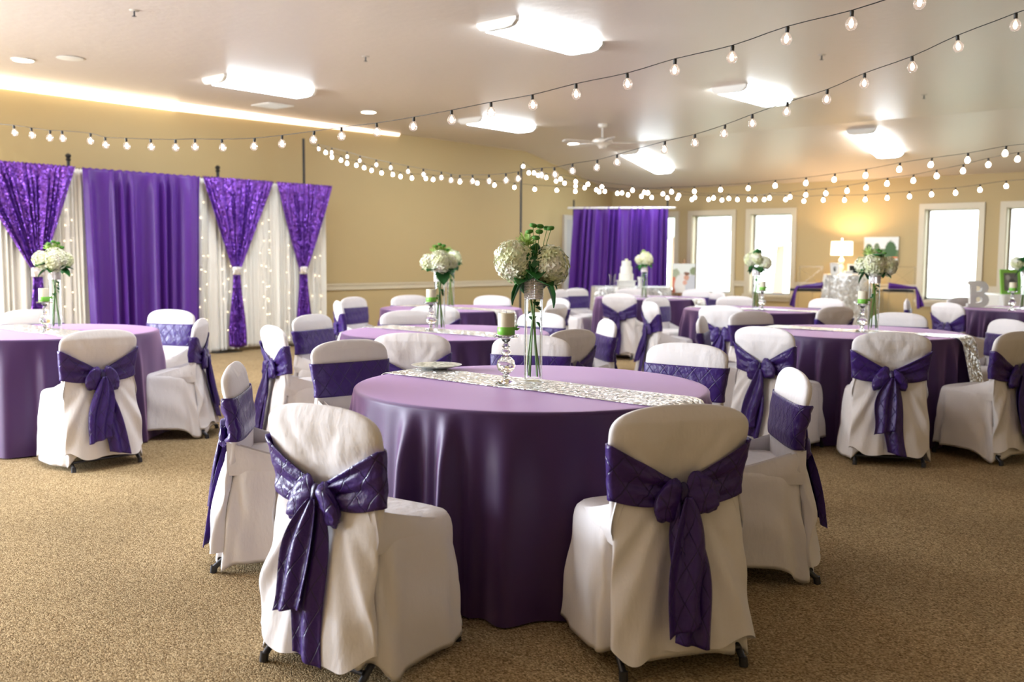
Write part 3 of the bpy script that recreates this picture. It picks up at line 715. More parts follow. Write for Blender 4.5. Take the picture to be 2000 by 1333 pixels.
def holder_proto():
    t = thing('candle_holder', 'x', 'candle holder')
    MB().lathe([(.044, 0), (.046, .004), (.040, .010), (.014, .020), (.010, .028), (.018, .034), (.012, .040), (.016, .046), (.034, .060), (.0405, .080), (.036, .100), (.020, .116), (.011, .122), (.019, .130), (.021, .139), (.016, .148), (.009, .152), (.016, .158), (.018, .164), (.012, .170), (.008, .178), (.017, .186), (.019, .194), (.024, .200)], 24).obj('crystal_stem', crystal, t)
    MB().lathe([(.02, .198), (.050, .200), (.054, .206), (.052, .210), (.046, .208), (0, .206)], 32).obj('crystal_dish', crystal, t)
    return t
def candle_proto():
    t = thing('pillar_candle', 'x', 'candle')
    MB().lathe([(0, 0), (.035, 0), (.036, .003), (.036, .092), (.034, .096), (.02, .094), (.0, .092)], 28).obj('wax', candle_m, t)
    rb = MB().lathe([(.0368, .004), (.0376, .005), (.0376, .036), (.0368, .037)], 28).obj('ribbon', ribbon_m, t)
    m = MB()
    for a0 in (-.5, .3, .9, -1.2):
        p = Vector((.038, .0, .022)); d = Vector((.25 + .2 * abs(a0), math.sin(a0), math.cos(a0) * .9)).normalized()
        sd = Vector((1, 0, 0)).cross(d).normalized() * .006
        m.add([p, p + d * .015 + sd, p + d * .034, p + d * .015 - sd], [(0, 1, 2, 3)])
    solid(m.obj('ribbon_bow', ribbon_m, rb, smooth=False), .001)
    MB().tube([(0, 0, .09), (0, 0, .103)], .0012, 6).obj('wick', black_f, t)
    return t
def floret_head(seed, rx, ry, rz, n=125, size=.019):
    rs = random.Random(seed); m = MB(); m.ball((0, 0, 0), rx * .86, ry * .86, rz * .86, 14, 9)
    for i in range(n):
        z = 1 - 2 * (i + .5) / n; a = i * 2.39996; r = math.sqrt(1 - z * z)
        nrm = Vector((r * math.cos(a), r * math.sin(a), z)); k = rs.uniform(.92, 1.08)
        c = Vector((nrm.x * rx * k, nrm.y * ry * k, nrm.z * rz * k))
        nv = (nrm + Vector((rs.uniform(-.35, .35), rs.uniform(-.35, .35), rs.uniform(-.35, .35)))).normalized()
        u = nv.orthogonal().normalized(); v = nv.cross(u); a0 = rs.uniform(0, 1.57)
        for q in range(4):
            b = a0 + q * math.pi / 2; d = u * math.cos(b) + v * math.sin(b); e = nv.cross(d); s = size * rs.uniform(.8, 1.15)
            m.add([c, c + d * s * .5 + e * s * .46 + nv * .004, c + d * s + nv * rs.uniform(-.003, .005), c + d * s * .5 - e * s * .46 + nv * .004], [(0, 1, 2), (0, 2, 3)])
    return m.mesh('hydrangea_head', petal_m, smooth=False, recalc=False)
HH = [floret_head(s, .080, .080, .090, 210, .0165) for s in (1, 2)] + [floret_head(3, .064, .064, .060, 130, .0165)]
def spiky(seed, R):
    rs = random.Random(seed); m = MB(); m.ball((0, 0, 0), R * .35, R * .35, R * .3, 8, 6)
    for i in range(70):
        z = rs.uniform(-.1, 1); a = rs.uniform(0, 6.28); r = math.sqrt(max(0, 1 - z * z)); d = Vector((r * math.cos(a), r * math.sin(a), z)); s = d.orthogonal().normalized() * R * .07
        L = R * rs.uniform(.8, 1.1); m.add([d * R * .25 - s, d * R * .25 + s, d * L + s * .5 + Vector((0, 0, .1 * R)), d * L - s * .5 + Vector((0, 0, .1 * R))], [(0, 1, 2, 3)])
    return m.mesh('spider_mum', lime_m, smooth=False, recalc=False)
SPK = spiky(4, .05)
MUM = MB().lathe([(0, -.006), (.012, -.004), (.0175, .003), (.015, .010), (.008, .013), (0, .0135)], 14).mesh('button_mum', mum_m)
def leaf_mesh(L, W):
    n = 9; P = []
    for i in range(n):
        a = i / (n - 1); w_ = W * math.sin(math.pi * min(1, a ** .8)) ** .8 * (1 + .08 * (i % 2)); z = -.22 * L * a * a
        P.append([(a * L, -w_, z + .012 * (w_ / W)), (a * L, -w_ * .5, z - .002), (a * L, 0, z - .004), (a * L, w_ * .5, z - .002), (a * L, w_, z + .012 * (w_ / W))])
    return MB().grid(P).mesh('leaf', leaf_m, recalc=False)
LEAF = [leaf_mesh(.10, .042), leaf_mesh(.115, .048)]
def bouquet(loc, heads, mums, spikes, leaves, label, seed, rz):
    """heads (x right, y depth, z, mesh); all in the vase's frame turned to face the camera"""
    rs = random.Random(seed)
    t = thing('flower_bouquet', label, 'flowers', loc, rz, 'hydrangea bouquets')
    for (x, y, z, k, s) in heads:
        o = link('hydrangea_head', HH[k], t, (x, y, z)); o.scale = (s, s, s); o.rotation_euler = (rs.uniform(0, 1), rs.uniform(-.3, .3), rs.uniform(0, 6)); o['kind'] = 'stuff'
    for (x, y, z) in spikes:
        o = link('spider_mum', SPK, t, (x, y, z)); o['kind'] = 'stuff'; o.rotation_euler = (0, 0, rs.uniform(0, 6))
    for (x, y, z) in mums:
        o = link('button_mum', MUM, t, (x, y, z)); o.rotation_euler = (rs.uniform(-.25, .25), rs.uniform(-.25, .25), 0)
        MB().tube([(x * .3, y, .47), (x * .8, y, z - .05), (x, y, z - .004)], .0016, 5).obj('mum_stem', stem_m, t)
    for (az, el, z, k, s, r0) in leaves:
        o = link('leaf', LEAF[k], t, (r0 * math.cos(az), r0 * math.sin(az), z)); o.rotation_euler = (0, -el, az); o.scale = (s, s, s)
        so = solid(o, .0008)
    for k in range(6):
        a = k * 1.05 + rs.uniform(-.2, .2); b = a + 2.6 + rs.uniform(-.4, .4)
        MB().tube([(.031 * math.cos(a), .031 * math.sin(a), .020), (.006 * math.cos(a), .006 * math.sin(a), .20 + .02 * k), (.018 * math.cos(b), .018 * math.sin(b), .40), (.03 * math.cos(b), .03 * math.sin(b), .50)], [.0035, .003, .0032, .003], 7).obj('stem', stem_m, t)
    for k in range(5):
        a = rs.uniform(0, 6.28); o = link('leaf', LEAF[0], t, (.012 * math.cos(a), .012 * math.sin(a), .26 + .022 * k)); o.scale = (.33, .4, .4); o.rotation_euler = (0, rs.uniform(.2, .9), a)
    return t
def leafset(rs, n):
    return [(2 * math.pi * i / n + rs.uniform(-.3, .3), rs.uniform(-1.0, .1), rs.uniform(.44, .50), rs.randint(0, 1), rs.uniform(.8, 1.1), .035) for i in range(n)]
VP = vase_proto(); HP = holder_proto(); CP = candle_proto(); first = [True]
CEN = dict(A=((1041, 744), (988, 750), 'on the nearest table'), L=((110, 643), (89, 648), 'on the left table before the drapes'), B=((859, 645), (842, 646), 'on the second table'), C=((880, 601), None, 'on the third table by the wall'),
           R=((1705, 646), (1683, 648), 'on the big right table'), M=((1476, 604), (1488, 606), 'on the fourth table before the windows'), D=((1258, 584), None, 'on the cake corner table'), F=((1999, 604), (1976, 607), 'on the far right table'))
for k, (vp, hp, desc) in CEN.items():
    zt = TZ + .008
    p = atz(vp[0], vp[1], zt); az = math.atan2(p[1] - CAM[1], p[0] - CAM[0]) - math.pi / 2
    if first[0]: v, h, c = VP, HP, CP
    else: v, h, c = copy_tree(VP), (copy_tree(HP) if hp else None), (copy_tree(CP) if hp else None)
    first[0] = False
    v.location = (p[0], p[1], zt); tag(v, 'tall clear cylinder vase with a rhinestone collar ' + desc, 'vase', 'rhinestone collar vases')
    if hp:
        q = atz(hp[0], hp[1], zt); h.location = (q[0], q[1], zt); tag(h, 'beaded crystal candle holder ' + desc, 'candle holder', 'crystal candle holders')
        c.location = (q[0], q[1], zt + .2085); c.rotation_euler = (0, 0, az + .3); tag(c, 'cream pillar candle with a lime ribbon ' + desc, 'candle', 'pillar candles with lime ribbons')
        h.rotation_euler = (0, 0, 0)
    rs = random.Random(hash(desc) % 1 + ord(k)); L = leafset(rs, 8)
    if k == 'A':
        heads = [(-.085, -.01, .525, 0, 1.0), (.072, -.005, .505, 1, .95)]; spikes = [(-.035, .01, .60)]
        mums = [(-.005, -.02, .675), (.025, .0, .672), (.055, .02, .665), (-.020, -.03, .648), (.022, -.035, .648), (.008, -.03, .622), (.072, .0, .664)]
        L += [(-1.9, -1.0, .535, 0, 1.0, .03), (-1.2, -1.15, .54, 0, 1.0, .03), (-1.57, -.7, .56, 0, .8, .02), (-1.6, 1.25, .50, 0, .85, .0), (-1.2, 1.35, .53, 0, .8, .0), (2.4, 1.3, .50, 0, .9, .0), (.1, -1.0, .46, 1, 1.25, .04), (3.0, -.9, .45, 1, 1.1, .04)]
    elif k in 'LB':
        heads = [(-.075, -.02, .50, 2, 1.0), (.005, -.045, .505, 0, .95), (.07, .02, .50, 2, .9)]; spikes = [(-.03, 0, .58), (.02, .02, .575)]; mums = [(.0, 0, .63), (.03, 0, .62), (-.03, .01, .615), (.055, 0, .59)]
    elif k == 'C':
        heads = [(.03, 0, .52, 0, 1.0), (-.05, .02, .52, 2, 1.0), (.0, .05, .56, 2, 1.0)]; spikes = [(-.02, 0, .60)]; mums = [(.07, 0, .59)]
    elif k == 'D':
        heads = [(.015, -.02, .53, 0, 1.05), (-.06, .0, .52, 2, 1.0)]; spikes = [(-.02, 0, .60)]; mums = [(.05, 0, .60)]
    elif k == 'M':
        heads = [(-.07, -.01, .53, 2, 1.05), (-.005, -.04, .54, 2, 1.0), (.085, 0, .50, 2, 1.1), (-.03, .03, .57, 2, 1.0)]; spikes = []; mums = [(.0, 0, .64), (.03, 0, .63)]; L += [(1.5, 1.1, .56, 1, 1, .0), (-1.5, 1.0, .56, 1, 1, .0)]
    elif k == 'R':
        heads = [(-.085, 0, .50, 2, 1.0), (-.01, -.05, .495, 0, .95), (.085, 0, .49, 2, 1.1), (.0, .03, .54, 2, 1.0)]; spikes = [(-.05, 0, .585)]; mums = [(.03, 0, .60), (.06, .0, .585), (.015, 0, .61)]; L += [(-1.2, .6, .54, 1, 1, .0), (3.1, -.8, .47, 1, 1.1, .05)]
    else:
        heads = [(-.085, -.01, .51, 2, 1.1), (.05, 0, .5, 0, 1)]; spikes = []; mums = [(.0, 0, .62), (-.03, 0, .60)]; L += [(-1.6, .8, .5, 1, 1.3, .0), (-2.2, .6, .5, 1, 1.3, .0), (-1.2, .9, .5, 1, 1.3, 0)]
    bouquet((p[0], p[1], zt), heads, mums, spikes, L, {'A': 'tall bouquet of two large white hydrangeas and green button mums on the nearest table', 'L': 'white hydrangea bouquet with lime blooms at the left before the sequin drape', 'B': 'white hydrangea bouquet with green leaves on the second table', 'C': 'white hydrangea bouquet just behind the one on the second table', 'R': 'wide bouquet of cream hydrangeas on the big right table', 'M': 'white hydrangea bouquet in front of the window on the fourth table', 'D': 'round white hydrangea bouquet in front of the corner curtain', 'F': 'dark leafy hydrangea bouquet at the right picture edge'}[k], ord(k), az)
# plate on the nearest table
p = atz(853, 719, TZ + .01); t = thing('plate', 'white patterned dinner plate lying on the silver runner of the nearest table', 'plate', (p[0] , p[1], TZ + .008))
MB().lathe([(0, .0), (.06, 0), (.075, .004), (.118, .016), (.122, .019), (.117, .020), (.078, .010), (.0, .008)], 48).obj('dish', ceramic, t)
MB().lathe([(0, .0085), (.075, .0105), (.110, .0195)], 48).obj('painted_pattern', plate_m, t)

# ------------------------------------------------------------------ backdrop on the left wall
BX = 0.50; BZ = 2.345
def drape(name, label, p0, p1, z0, z1, nf, amp, mat, prof=None, band=None, sharp=1.0, side=(1, 0), group=None, n=None, rows=60, ydepth=0.0, cat='curtain'):
    """p0,p1: (x,y) ends of the top edge; prof(v)->(centre shift 0..1, width factor)"""
    p0 = np.array(p0, float); p1 = np.array(p1, float); W = np.linalg.norm(p1 - p0); tx = (p1 - p0) / W; nr = np.array([tx[1], -tx[0]])
    n = n or int(nf * 12) + 1; u = np.linspace(0, 1, n); rs = random.Random(sum(map(ord, label)))
    ph = [rs.uniform(0, 6.28) for _ in range(5)]
    P = np.zeros((rows, n, 3)); UV = np.zeros((rows, n, 2))
    for i in range(rows):
        v = i / (rows - 1); c, k = prof(v) if prof else (.5, 1.0)
        uu = c + (u - .5) * k
        wu = u + .35 / nf * np.sin(2 * np.pi * nf * .31 * u + ph[0])
        f = np.cos(2 * np.pi * nf * wu + ph[1]) + .35 * np.cos(2 * np.pi * nf * 2.1 * wu + ph[2] + v) + .3 * np.cos(2 * np.pi * nf * .43 * u + ph[3] + 1.5 * v)
        top = 0.35 + .65 * sstep(v, 0, .12)
        a_ = amp * top * (1 + .3 * v) * min(1, k * 1.6 + .15)
        z = z0 + (z1 - z0) * v + (.006 * np.cos(2 * np.pi * nf * 2 * u) if v == 0 else 0)
        if v == 1: z = z + .012 * np.cos(5 * u + ph[4])
        base = p0[None, :] + tx[None, :] * (uu * W)[:, None] + nr[None, :] * (a_ * f + ydepth)[:, None]
        P[i, :, 0] = base[:, 0]; P[i, :, 1] = base[:, 1]; P[i, :, 2] = z; UV[i, :, 0] = u * W; UV[i, :, 1] = v * (z0 - z1)
    o = MB().grid(P, uv=UV).obj(name, mat, recalc=False); solid(o, .003)
    tag(o, label, cat, group)
    if band:
        vb, r, bm_ = band; c, k = prof(vb); q = p0 + tx * (c * W) + nr * ydepth; z = z0 + (z1 - z0) * vb
        m = MB(); kk = 28; PP = []
        for dz, rr in ((-.055, .95), (-.045, 1.05), (0, 1.0), (.045, 1.05), (.055, .95)):
            PP.append([(q[0] + tx[0] * r * rr * math.cos(2 * math.pi * j / kk) + nr[0] * .62 * r * rr * math.sin(2 * math.pi * j / kk), q[1] + tx[1] * r * rr * math.cos(2 * math.pi * j / kk) + nr[1] * .62 * r * rr * math.sin(2 * math.pi * j / kk), z + dz) for j in range(kk)])
        m.grid(PP, closev=True); tb = m.obj('tie_band', bm_, o); solid(tb, .004); tb['label'] = 'silver rhinestone tie'
    return o
Yp = lambda px, py=340: atX(px, py, BX)[1]
def hour(yc, y0, y1, wg=.10, vg=.545, wb=.30):
    W = y1 - y0; c = (yc - y0) / W
    def f(v):
        if v < vg:
            t = v / vg; k = 1 - (1 - wg) * (t ** 1.05); return (.5 + (c - .5) * t ** 1.05, k)
        t = (v - vg) / (1 - vg); return (c, wg + (wb - wg) * sstep(t, 0, .9) * 1.0)
    return f
GB = 'drapes of the left wall backdrop'
# ivory back layer
YW = [Yp(-60), Yp(166), Yp(392), Yp(520), Yp(641, 366)]
drape('voile_panel', 'ivory voile panel at the left picture edge behind the sequin drape', (BX - .10, YW[0]), (BX - .10, Yp(95)), BZ - .01, .05, 9, .022, sheer, group=GB)
drape('voile_panel', 'ivory voile strip between the left sequin drape and the satin drape', (BX - .10, Yp(90)), (BX - .10, YW[1] + .12), BZ - .01, .03, 9, .022, sheer, group=GB)
drape('voile_panel', 'ivory voile panel just right of the purple satin drape', (BX - .10, YW[2] - .1), (BX - .10, Yp(470)), BZ - .01, .02, 9, .022, sheer, group=GB)
drape('voile_panel', 'ivory voile panel between the two right sequin drapes', (BX - .10, Yp(468)), (BX - .10, Yp(575)), BZ - .01, .06, 12, .022, sheer, group=GB)
drape('voile_panel', 'ivory voile panel at the right end of the wall backdrop', (BX - .10, Yp(572)), (BX - .10, YW[4]), BZ - .01, .06, 9, .022, sheer, group=GB)
drape('satin_drape', 'wide purple satin drape hanging in the wall backdrop', (BX, Yp(161)), (BX, Yp(391)), BZ, .06, 8.5, .040, satin, lambda v: (.5 + .0 * v, 1 - .06 * v), group=GB, n=150)
y0, y1, yc = Yp(-70), Yp(146), Yp(73, 560); drape('sequin_drape', 'purple sequin drape at the left picture edge, gathered behind the flowers', (BX + .03, y0), (BX + .03, y1), BZ + .005, .06, 13, .022, seq_p, hour(yc, y0, y1, .09, .54, .22), (.54, .075, bling), group=GB)
y0, y1, yc = Yp(393), Yp(532), Yp(460, 520); drape('sequin_drape', 'purple sequin drape tied in the middle, right beside the satin drape', (BX + .03, y0), (BX + .03, y1), BZ + .005, .075, 12, .022, seq_p, hour(yc, y0, y1, .10, .545, .26), (.545, .068, bling), group=GB)
y0, y1, yc = Yp(537), Yp(646), Yp(590, 520); drape('sequin_drape', 'purple sequin drape tied in the middle at the right end of the backdrop', (BX + .03, y0), (BX + .03, y1), BZ + .005, .075, 10, .020, seq_p, hour(yc, y0, y1, .13, .545, .28), (.545, .062, bling), group=GB)
st = thing('backdrop_frame', 'black pipe frame with finials holding the wall backdrop', 'frame', (BX - .18, 0, 0))
for py_, zt in ((Yp(148), 2.50), (Yp(440), 2.51), (atX(608, 300, BX)[1], 3.02), (Yp(-60), 2.5)):
    m = MB().tube([(0, py_, 0), (0, py_, zt)], .019, 12)
    if zt < 2.6: m.lathe([(0, zt + .02), (.022, zt + .01), (.036, zt - .01), (.022, zt - .04), (.032, zt - .055), (.022, zt - .075)], 14, (0, py_, 0))
    m.obj('upright', blackm, st); MB().box(-.2, .2, py_ - .2, py_ + .2, 0, .008).obj('base_plate', blackm, st, smooth=False)
MB().tube([(0, Yp(-70), BZ - .01), (0, YW[4] + .03, BZ - .01)], .017, 10).obj('crossbar', blackm, st)
# fairy lights between the voile layers
random.seed(8)
fl = thing('fairy_lights', 'warm fairy light string hanging among the ivory voile', 'string lights', (BX - .06, 0, 0))
FB = MB().ball((0, 0, 0), .0055, .0055, .0055, 8, 6).mesh('fairy_bulb', fairy_m)
cols = [(115, 480, 600), (128, 410, 620), (142, 430, 650), (394, 395, 650), (404, 500, 640), (438, 500, 620), (447, 520, 668), (480, 470, 640), (512, 400, 620), (522, 430, 650), (527, 470, 640), (563, 480, 660), (612, 470, 600), (625, 500, 640)]
for px, ya, yb in cols:
    pts = []; yy = ya
    while yy < yb:
        q = atX(px + random.uniform(-4, 4), yy, BX - .06); pts.append((0, q[1], q[2])); link('fairy_bulb', FB, fl, (0.0, q[1], max(.06, q[2]))); yy += random.uniform(22, 40)
    MB().tube([(0, pts[0][1], BZ - .02)] + [(0, a, max(.05, b)) for _, a, b in pts], .0012, 4, False).obj('wire', cable, fl)

# second curtain across the corner
a, b = atd(1121, 404, 18.6), atd(1305, 405, 18.3); CZ = (a[2] + b[2]) / 2
drape('satin_curtain', 'purple satin curtain hung across the far corner behind the cake', (b[0], b[1]), (a[0], a[1]), CZ, .04, 12, .045, satin, lambda v: (.5 + .035 * v, 1 + .07 * v), n=200)
dx = (b - a) / np.linalg.norm(b - a)
st = thing('curtain_stand', 'thin stand with two black posts holding the corner curtain', 'frame', (0, 0, 0))
for q in (a + np.array([-.05, .06, 0]), b + np.array([-.05, .06, 0])): MB().tube([(q[0], q[1], 0), (q[0], q[1], CZ + .14)], .018, 10).obj('post', blackm, st); MB().lathe([(.0, 0), (.2, 0), (.2, .01), (0, .012)], 20, (q[0], q[1], 0)).obj('foot', blackm, st)
e0 = a - dx * .12; e1 = b + dx * .14
MB().tube([(e0[0], e0[1], CZ - .02), (e1[0], e1[1], CZ - .02)], .02, 10).obj('rod', whitep, st)
# pole holding the light strings
p = atd(1018, 322, 13.4); t = thing('light_pole', 'tall slim black pole in the middle holding the light strings', 'pole', (p[0], p[1], 0))
MB().tube([(0, 0, 0), (0, 0, p[2])], .016, 10).obj('post', blackm, t); MB().lathe([(0, 0), (.18, 0), (.18, .012), (.03, .02), (0, .02)], 20).obj('foot', blackm, t)

# ------------------------------------------------------------------ light strings
GB_ = MB().lathe([(.007, .0), (.012, -.006), (.019, -.014), (.0245, -.027), (.025, -.034), (.022, -.046), (.014, -.055), (0, -.0585)], 16).mesh('bulb', bulb_m)
SK = MB().lathe([(0, .026), (.006, .025), (.0085, .020), (.0085, -.002), (.007, -.003)], 10).mesh('socket', cable)
FLs = MB().ball((0, 0, -.030), .010, .010, .017, 8, 6).mesh('filament', fil_m)
FLb = MB().ball((0, 0, -.031), .019, .019, .021, 10, 7).mesh('filament', fil_m)
def strand(label, pts, dfun, big=False, ext=None, scale=1.0):
    o0 = None; W = []
    for (x, y) in pts: W.append(atd(x, y, dfun(x)))
    off = .030 * scale; t = thing('light_string', label, 'string lights', tuple(W[0]), 0, 'globe light strings'); org = W[0]
    line = [w_ + np.array([0, 0, off + .024 * scale]) - org for w_ in W]
    if ext:
        for side, (x, y, D) in ext:
            q = atd(x, y, D) - org
            line = [q] + line if side == 0 else line + [q]
            if not 0 <= x <= 2000:      # outside the frame the cord climbs on to a hook in the ceiling
                r = q - (line[1] if side == 0 else line[-2]); r[2] = 0; r = r / np.linalg.norm(r); h1 = q + r * .9; h1[2] += .25; h2 = q + r * 2.0; h2[2] = HC - org[2] - .002
                line = [h2, h1] + line if side == 0 else line + [h1, h2]
    L = [Vector(tuple(q)) for q in line]; C = []
    for i in range(len(L) - 1):
        a_ = L[max(i - 1, 0)]; b_ = L[i]; c_ = L[i + 1]; d_ = L[min(i + 2, len(L) - 1)]
        for s in (0, .34, .67): C.append(.5 * ((2 * b_) + (c_ - a_) * s + (2 * a_ - 5 * b_ + 4 * c_ - d_) * s * s + (3 * b_ - a_ - 3 * c_ + d_) * s ** 3))
    C.append(L[-1]); MB().tube(C, .0022, 6).obj('cable', cable, t)
    for i, w_ in enumerate(W):
        b_ = link('bulb', GB_, t, tuple(w_ + np.array([0, 0, off]) - org)); b_.scale = (scale,) * 3; b_.rotation_euler = (random.uniform(-.12, .12), random.uniform(-.12, .12), 0)
        link('socket', SK, b_); link('filament', FLb if big else FLs, b_)
def dinterp(xs, ds): return lambda x: 1 / np.interp(x, xs, [1 / d_ for d_ in ds])
S2 = [(28, 259), (62, 264), (98, 269), (122, 270), (177, 275), (206, 283), (247, 285), (295, 287), (343, 288), (381, 287), (434, 288), (497, 286), (551, 281), (613, 273), (667, 266), (736, 258), (808, 247), (882, 234), (959, 219), (1040, 205), (1125, 184), (1225, 164), (1318, 137), (1430, 112), (1537, 76), (1663, 46), (1797, 5)]
strand('near light string crossing the whole room from the left wall to the top right', S2, dinterp([0, 613, 1300, 1797], [7.4, 6.1, 4.7, 3.8]), ext=[(0, (-120, 228, 8.0)), (1, (1960, -62, 3.4))])
S3 = [(1983, 49), (1870, 91), (1781, 131), (1688, 163), (1615, 194), (1537, 218), (1469, 241), (1415, 261), (1357, 279), (1298, 292), (1205, 317), (1166, 327), (1118, 334), (1083, 341), (1058, 342), (1012, 349), (988, 352), (955, 354), (923, 354), (898, 354), (881, 352), (862, 347), (827, 341), (797, 335), (763, 328), (735, 322), (703, 314), (678, 306), (648, 298), (622, 291)]
strand('light string sagging from the upper right edge down to the backdrop post', S3[::-1], dinterp([622, 800, 1012, 1205, 1537, 1983], [11.6, 9.6, 7.6, 6.8, 5.6, 4.4]), ext=[(0, (608, 280, 12)), (1, (2100, -25, 4.1))])
S4 = [(636, 298), (648, 307), (666, 313), (678, 319), (696, 323), (711, 328), (726, 333), (745, 338), (767, 341), (782, 345), (804, 348), (832, 349), (846, 351), (898, 356), (932, 358), (966, 362), (1005, 366), (1044, 370), (1087, 372), (1124, 374), (1171, 375), (1206, 378), (1226, 381), (1252, 384), (1273, 386), (1303, 387), (1323, 388), (1351, 390), (1384, 390), (1410, 391), (1440, 390), (1462, 390), (1493, 390), (1534, 390), (1570, 393), (1608, 391), (1649, 391), (1690, 390), (1733, 387), (1776, 384), (1819, 380), (1866, 377), (1914, 371), (1965, 364)]
strand('lowest light string running from the backdrop post along the back of the room', S4, dinterp([608, 1300, 1965], [12.0, 12.5, 9.5]), True, ext=[(0, (608, 284, 12.2)), (1, (2100, 338, 8.8))])
S5 = [(1022, 325), (1043, 338), (1067, 347), (1095, 350), (1124, 355), (1149, 360), (1176, 365), (1235, 372), (1265, 377), (1311, 375), (1356, 374), (1407, 371), (1462, 368), (1514, 363), (1574, 358), (1630, 351), (1691, 343), (1757, 331), (1819, 322), (1890, 313), (1964, 300)]
strand('upper light string from the slim pole rising to the right edge', S5, dinterp([1020, 1400, 1964], [13, 10.5, 7]), True, ext=[(1, (2100, 262, 6.4))])
S6 = [(1033, 338), (1051, 343), (1086, 354), (1103, 358), (1124, 364), (1142, 367), (1165, 371), (1181, 374), (1215, 377), (1258, 376), (1295, 379), (1326, 382), (1357, 386), (1394, 387), (1423, 388), (1475, 390), (1503, 387), (1543, 385), (1574, 381), (1613, 378), (1655, 373), (1692, 367), (1733, 359), (1784, 353), (1829, 344), (1881, 334), (1930, 322), (1988, 311)]
strand('middle light string from the slim pole dipping over the windows to the right edge', S6, dinterp([1020, 1450, 1988], [13, 11.5, 7.6]), True, ext=[(0, (1020, 328, 13.2)), (1, (2100, 280, 7.0))])

# ------------------------------------------------------------------ cake corner
def skirted_table(name, label, loc, rx, ry, h, mat, nf=16, amp=.02, square=False):
    t = thing(name, label, 'table', loc)
    n = 240; th = np.linspace(0, 2 * np.pi, n, endpoint=False); e = .35 if square else 1.0
    cx = spow(np.cos(th), e); sy = spow(np.sin(th), e); P = []
    for k in (.05, .5, .97): P.append(np.stack([rx * k * cx, ry * k * sy, np.full(n, h)], -1))
    for s in np.linspace(0, 1, 12):
        o = 1 + (amp * (np.cos(nf * th + .5 * np.sin(3 * th)) + .6) * s ** .7 + .02 * s) / max(rx, ry)
        P.append(np.stack([rx * cx * o, ry * sy * o, np.full(n, h - .008 - (h - .02) * s)], -1))
    m = MB().grid(P, closev=True); m.fan([tuple(q) for q in P[0]], (0, 0, h)); m.obj('cloth', mat, t)
    MB().box(-rx * .6, rx * .6, -ry * .6, ry * .6, h - .04, h - .012).obj('table_board', wood, t, smooth=False)
    MB().lathe([(0, 0), (.18, 0), (.18, .02), (.03, .04), (.03, h - .05)], 16).obj('pedestal', steel, t)
    return t
ct = atd(1232, 556, 15.4); ctz = .86
tt = skirted_table('cake_table', 'cake table with a pale silver cloth before the corner curtain', (ct[0], ct[1], 0), .62, .38, ctz, seq_s2, square=True); tt.rotation_euler = (0, 0, HEAD)
ck = atd(1223, 540, 15.3)
t = thing('cake_stand', 'square white stand under the tiered cake', 'stand', (ck[0], ck[1], ctz), HEAD)
MB().box(-.14, .14, -.14, .14, 0, .015).box(-.13, .13, -.13, .13, .015, .085).box(-.15, .15, -.15, .15, .085, .10).obj('stand_body', ceramic, t, smooth=False)
t = thing('wedding_cake', 'three tiered white cake in front of the purple corner curtain', 'cake', (ck[0], ck[1], ctz + .10), HEAD)
for r, z, h in ((.115, 0, .11), (.095, .11, .11), (.075, .22, .09)):
    MB().lathe([(0, z), (r, z), (r + .004, z + .008), (r, z + .016), (r, z + h - .008), (r - .008, z + h), (0, z + h)], 28).obj('tier', cake_m, t)
MB().ball((0, 0, .325), .03, .03, .022, 10, 6).obj('topper', petal_m, t)
for (px, l, sc_) in ((1196, 'small clear glass vase left of the cake', 1.0), (1250, 'small white pitcher right of the cake', .8)):
    q = atd(px, 560, 15.1); t = thing('glass_vase' if sc_ == 1 else 'pitcher', l, 'vase', (q[0], q[1], ctz))
    MB().lathe([(0, 0), (.04 * sc_, 0), (.045 * sc_, .02), (.035 * sc_, .09), (.055 * sc_, .17 * sc_ + .01), (.058 * sc_, .2 * sc_), (.052 * sc_, .2 * sc_), (.03 * sc_, .09)], 18).obj('body', ceramic if sc_ != 1 else acryl, t)
    if sc_ != 1: MB().tube([(.045, 0, .14), (.08, 0, .12), (.075, 0, .06), (.04, 0, .04)], .006).obj('handle', ceramic, t)

# framed photo prints (flat things in the room)
def print_mat(name, blobs, base=(0.85, 0.87, 0.86)):
    m = pbr(name, base, 0.6); t = NT(m); uv = t.new('ShaderNodeUVMap'); last = None
    nz = t.new('ShaderNodeTexNoise'); nz.inputs['Scale'].default_value = 14; t.link(uv.outputs[0], nz.inputs['Vector'])
    wv = t.new('ShaderNodeVectorMath', _operation='SCALE'); wv.inputs['Scale'].default_value = .10; t.link(nz.outputs['Color'], wv.inputs[0])
    av = t.new('ShaderNodeVectorMath', _operation='ADD'); t.link(uv.outputs[0], av.inputs[0]); t.link(wv.outputs[0], av.inputs[1])
    for (cx_, cy_, rx, ry, col) in blobs:
        mp = t.new('ShaderNodeMapping'); mp.inputs['Location'].default_value = (-(cx_ + .05) / rx, -(cy_ + .05) / ry, 0); mp.inputs['Scale'].default_value = (1 / rx, 1 / ry, 0); t.link(av.outputs[0], mp.inputs[0])
        ln = t.new('ShaderNodeVectorMath', _operation='LENGTH'); t.link(mp.outputs[0], ln.inputs[0])
        mr = t.new('ShaderNodeMapRange'); mr.inputs[1].default_value = .9; mr.inputs[2].default_value = 1.05; mr.inputs[3].default_value = 1; mr.inputs[4].default_value = 0; t.link(ln.outputs['Value'], mr.inputs[0])
        mx = t.new('ShaderNodeMix', _data_type='RGBA'); t.link(mr.outputs[0], mx.inputs[0])
        if last is None: mx.inputs[6].default_value = tuple(base) + (1,)
        else: t.link(last, mx.inputs[6])
        mx.inputs[7].default_value = tuple(col) + (1,); last = mx.outputs[2]
    t.link(last, bsdf(m).inputs['Base Color']); return m
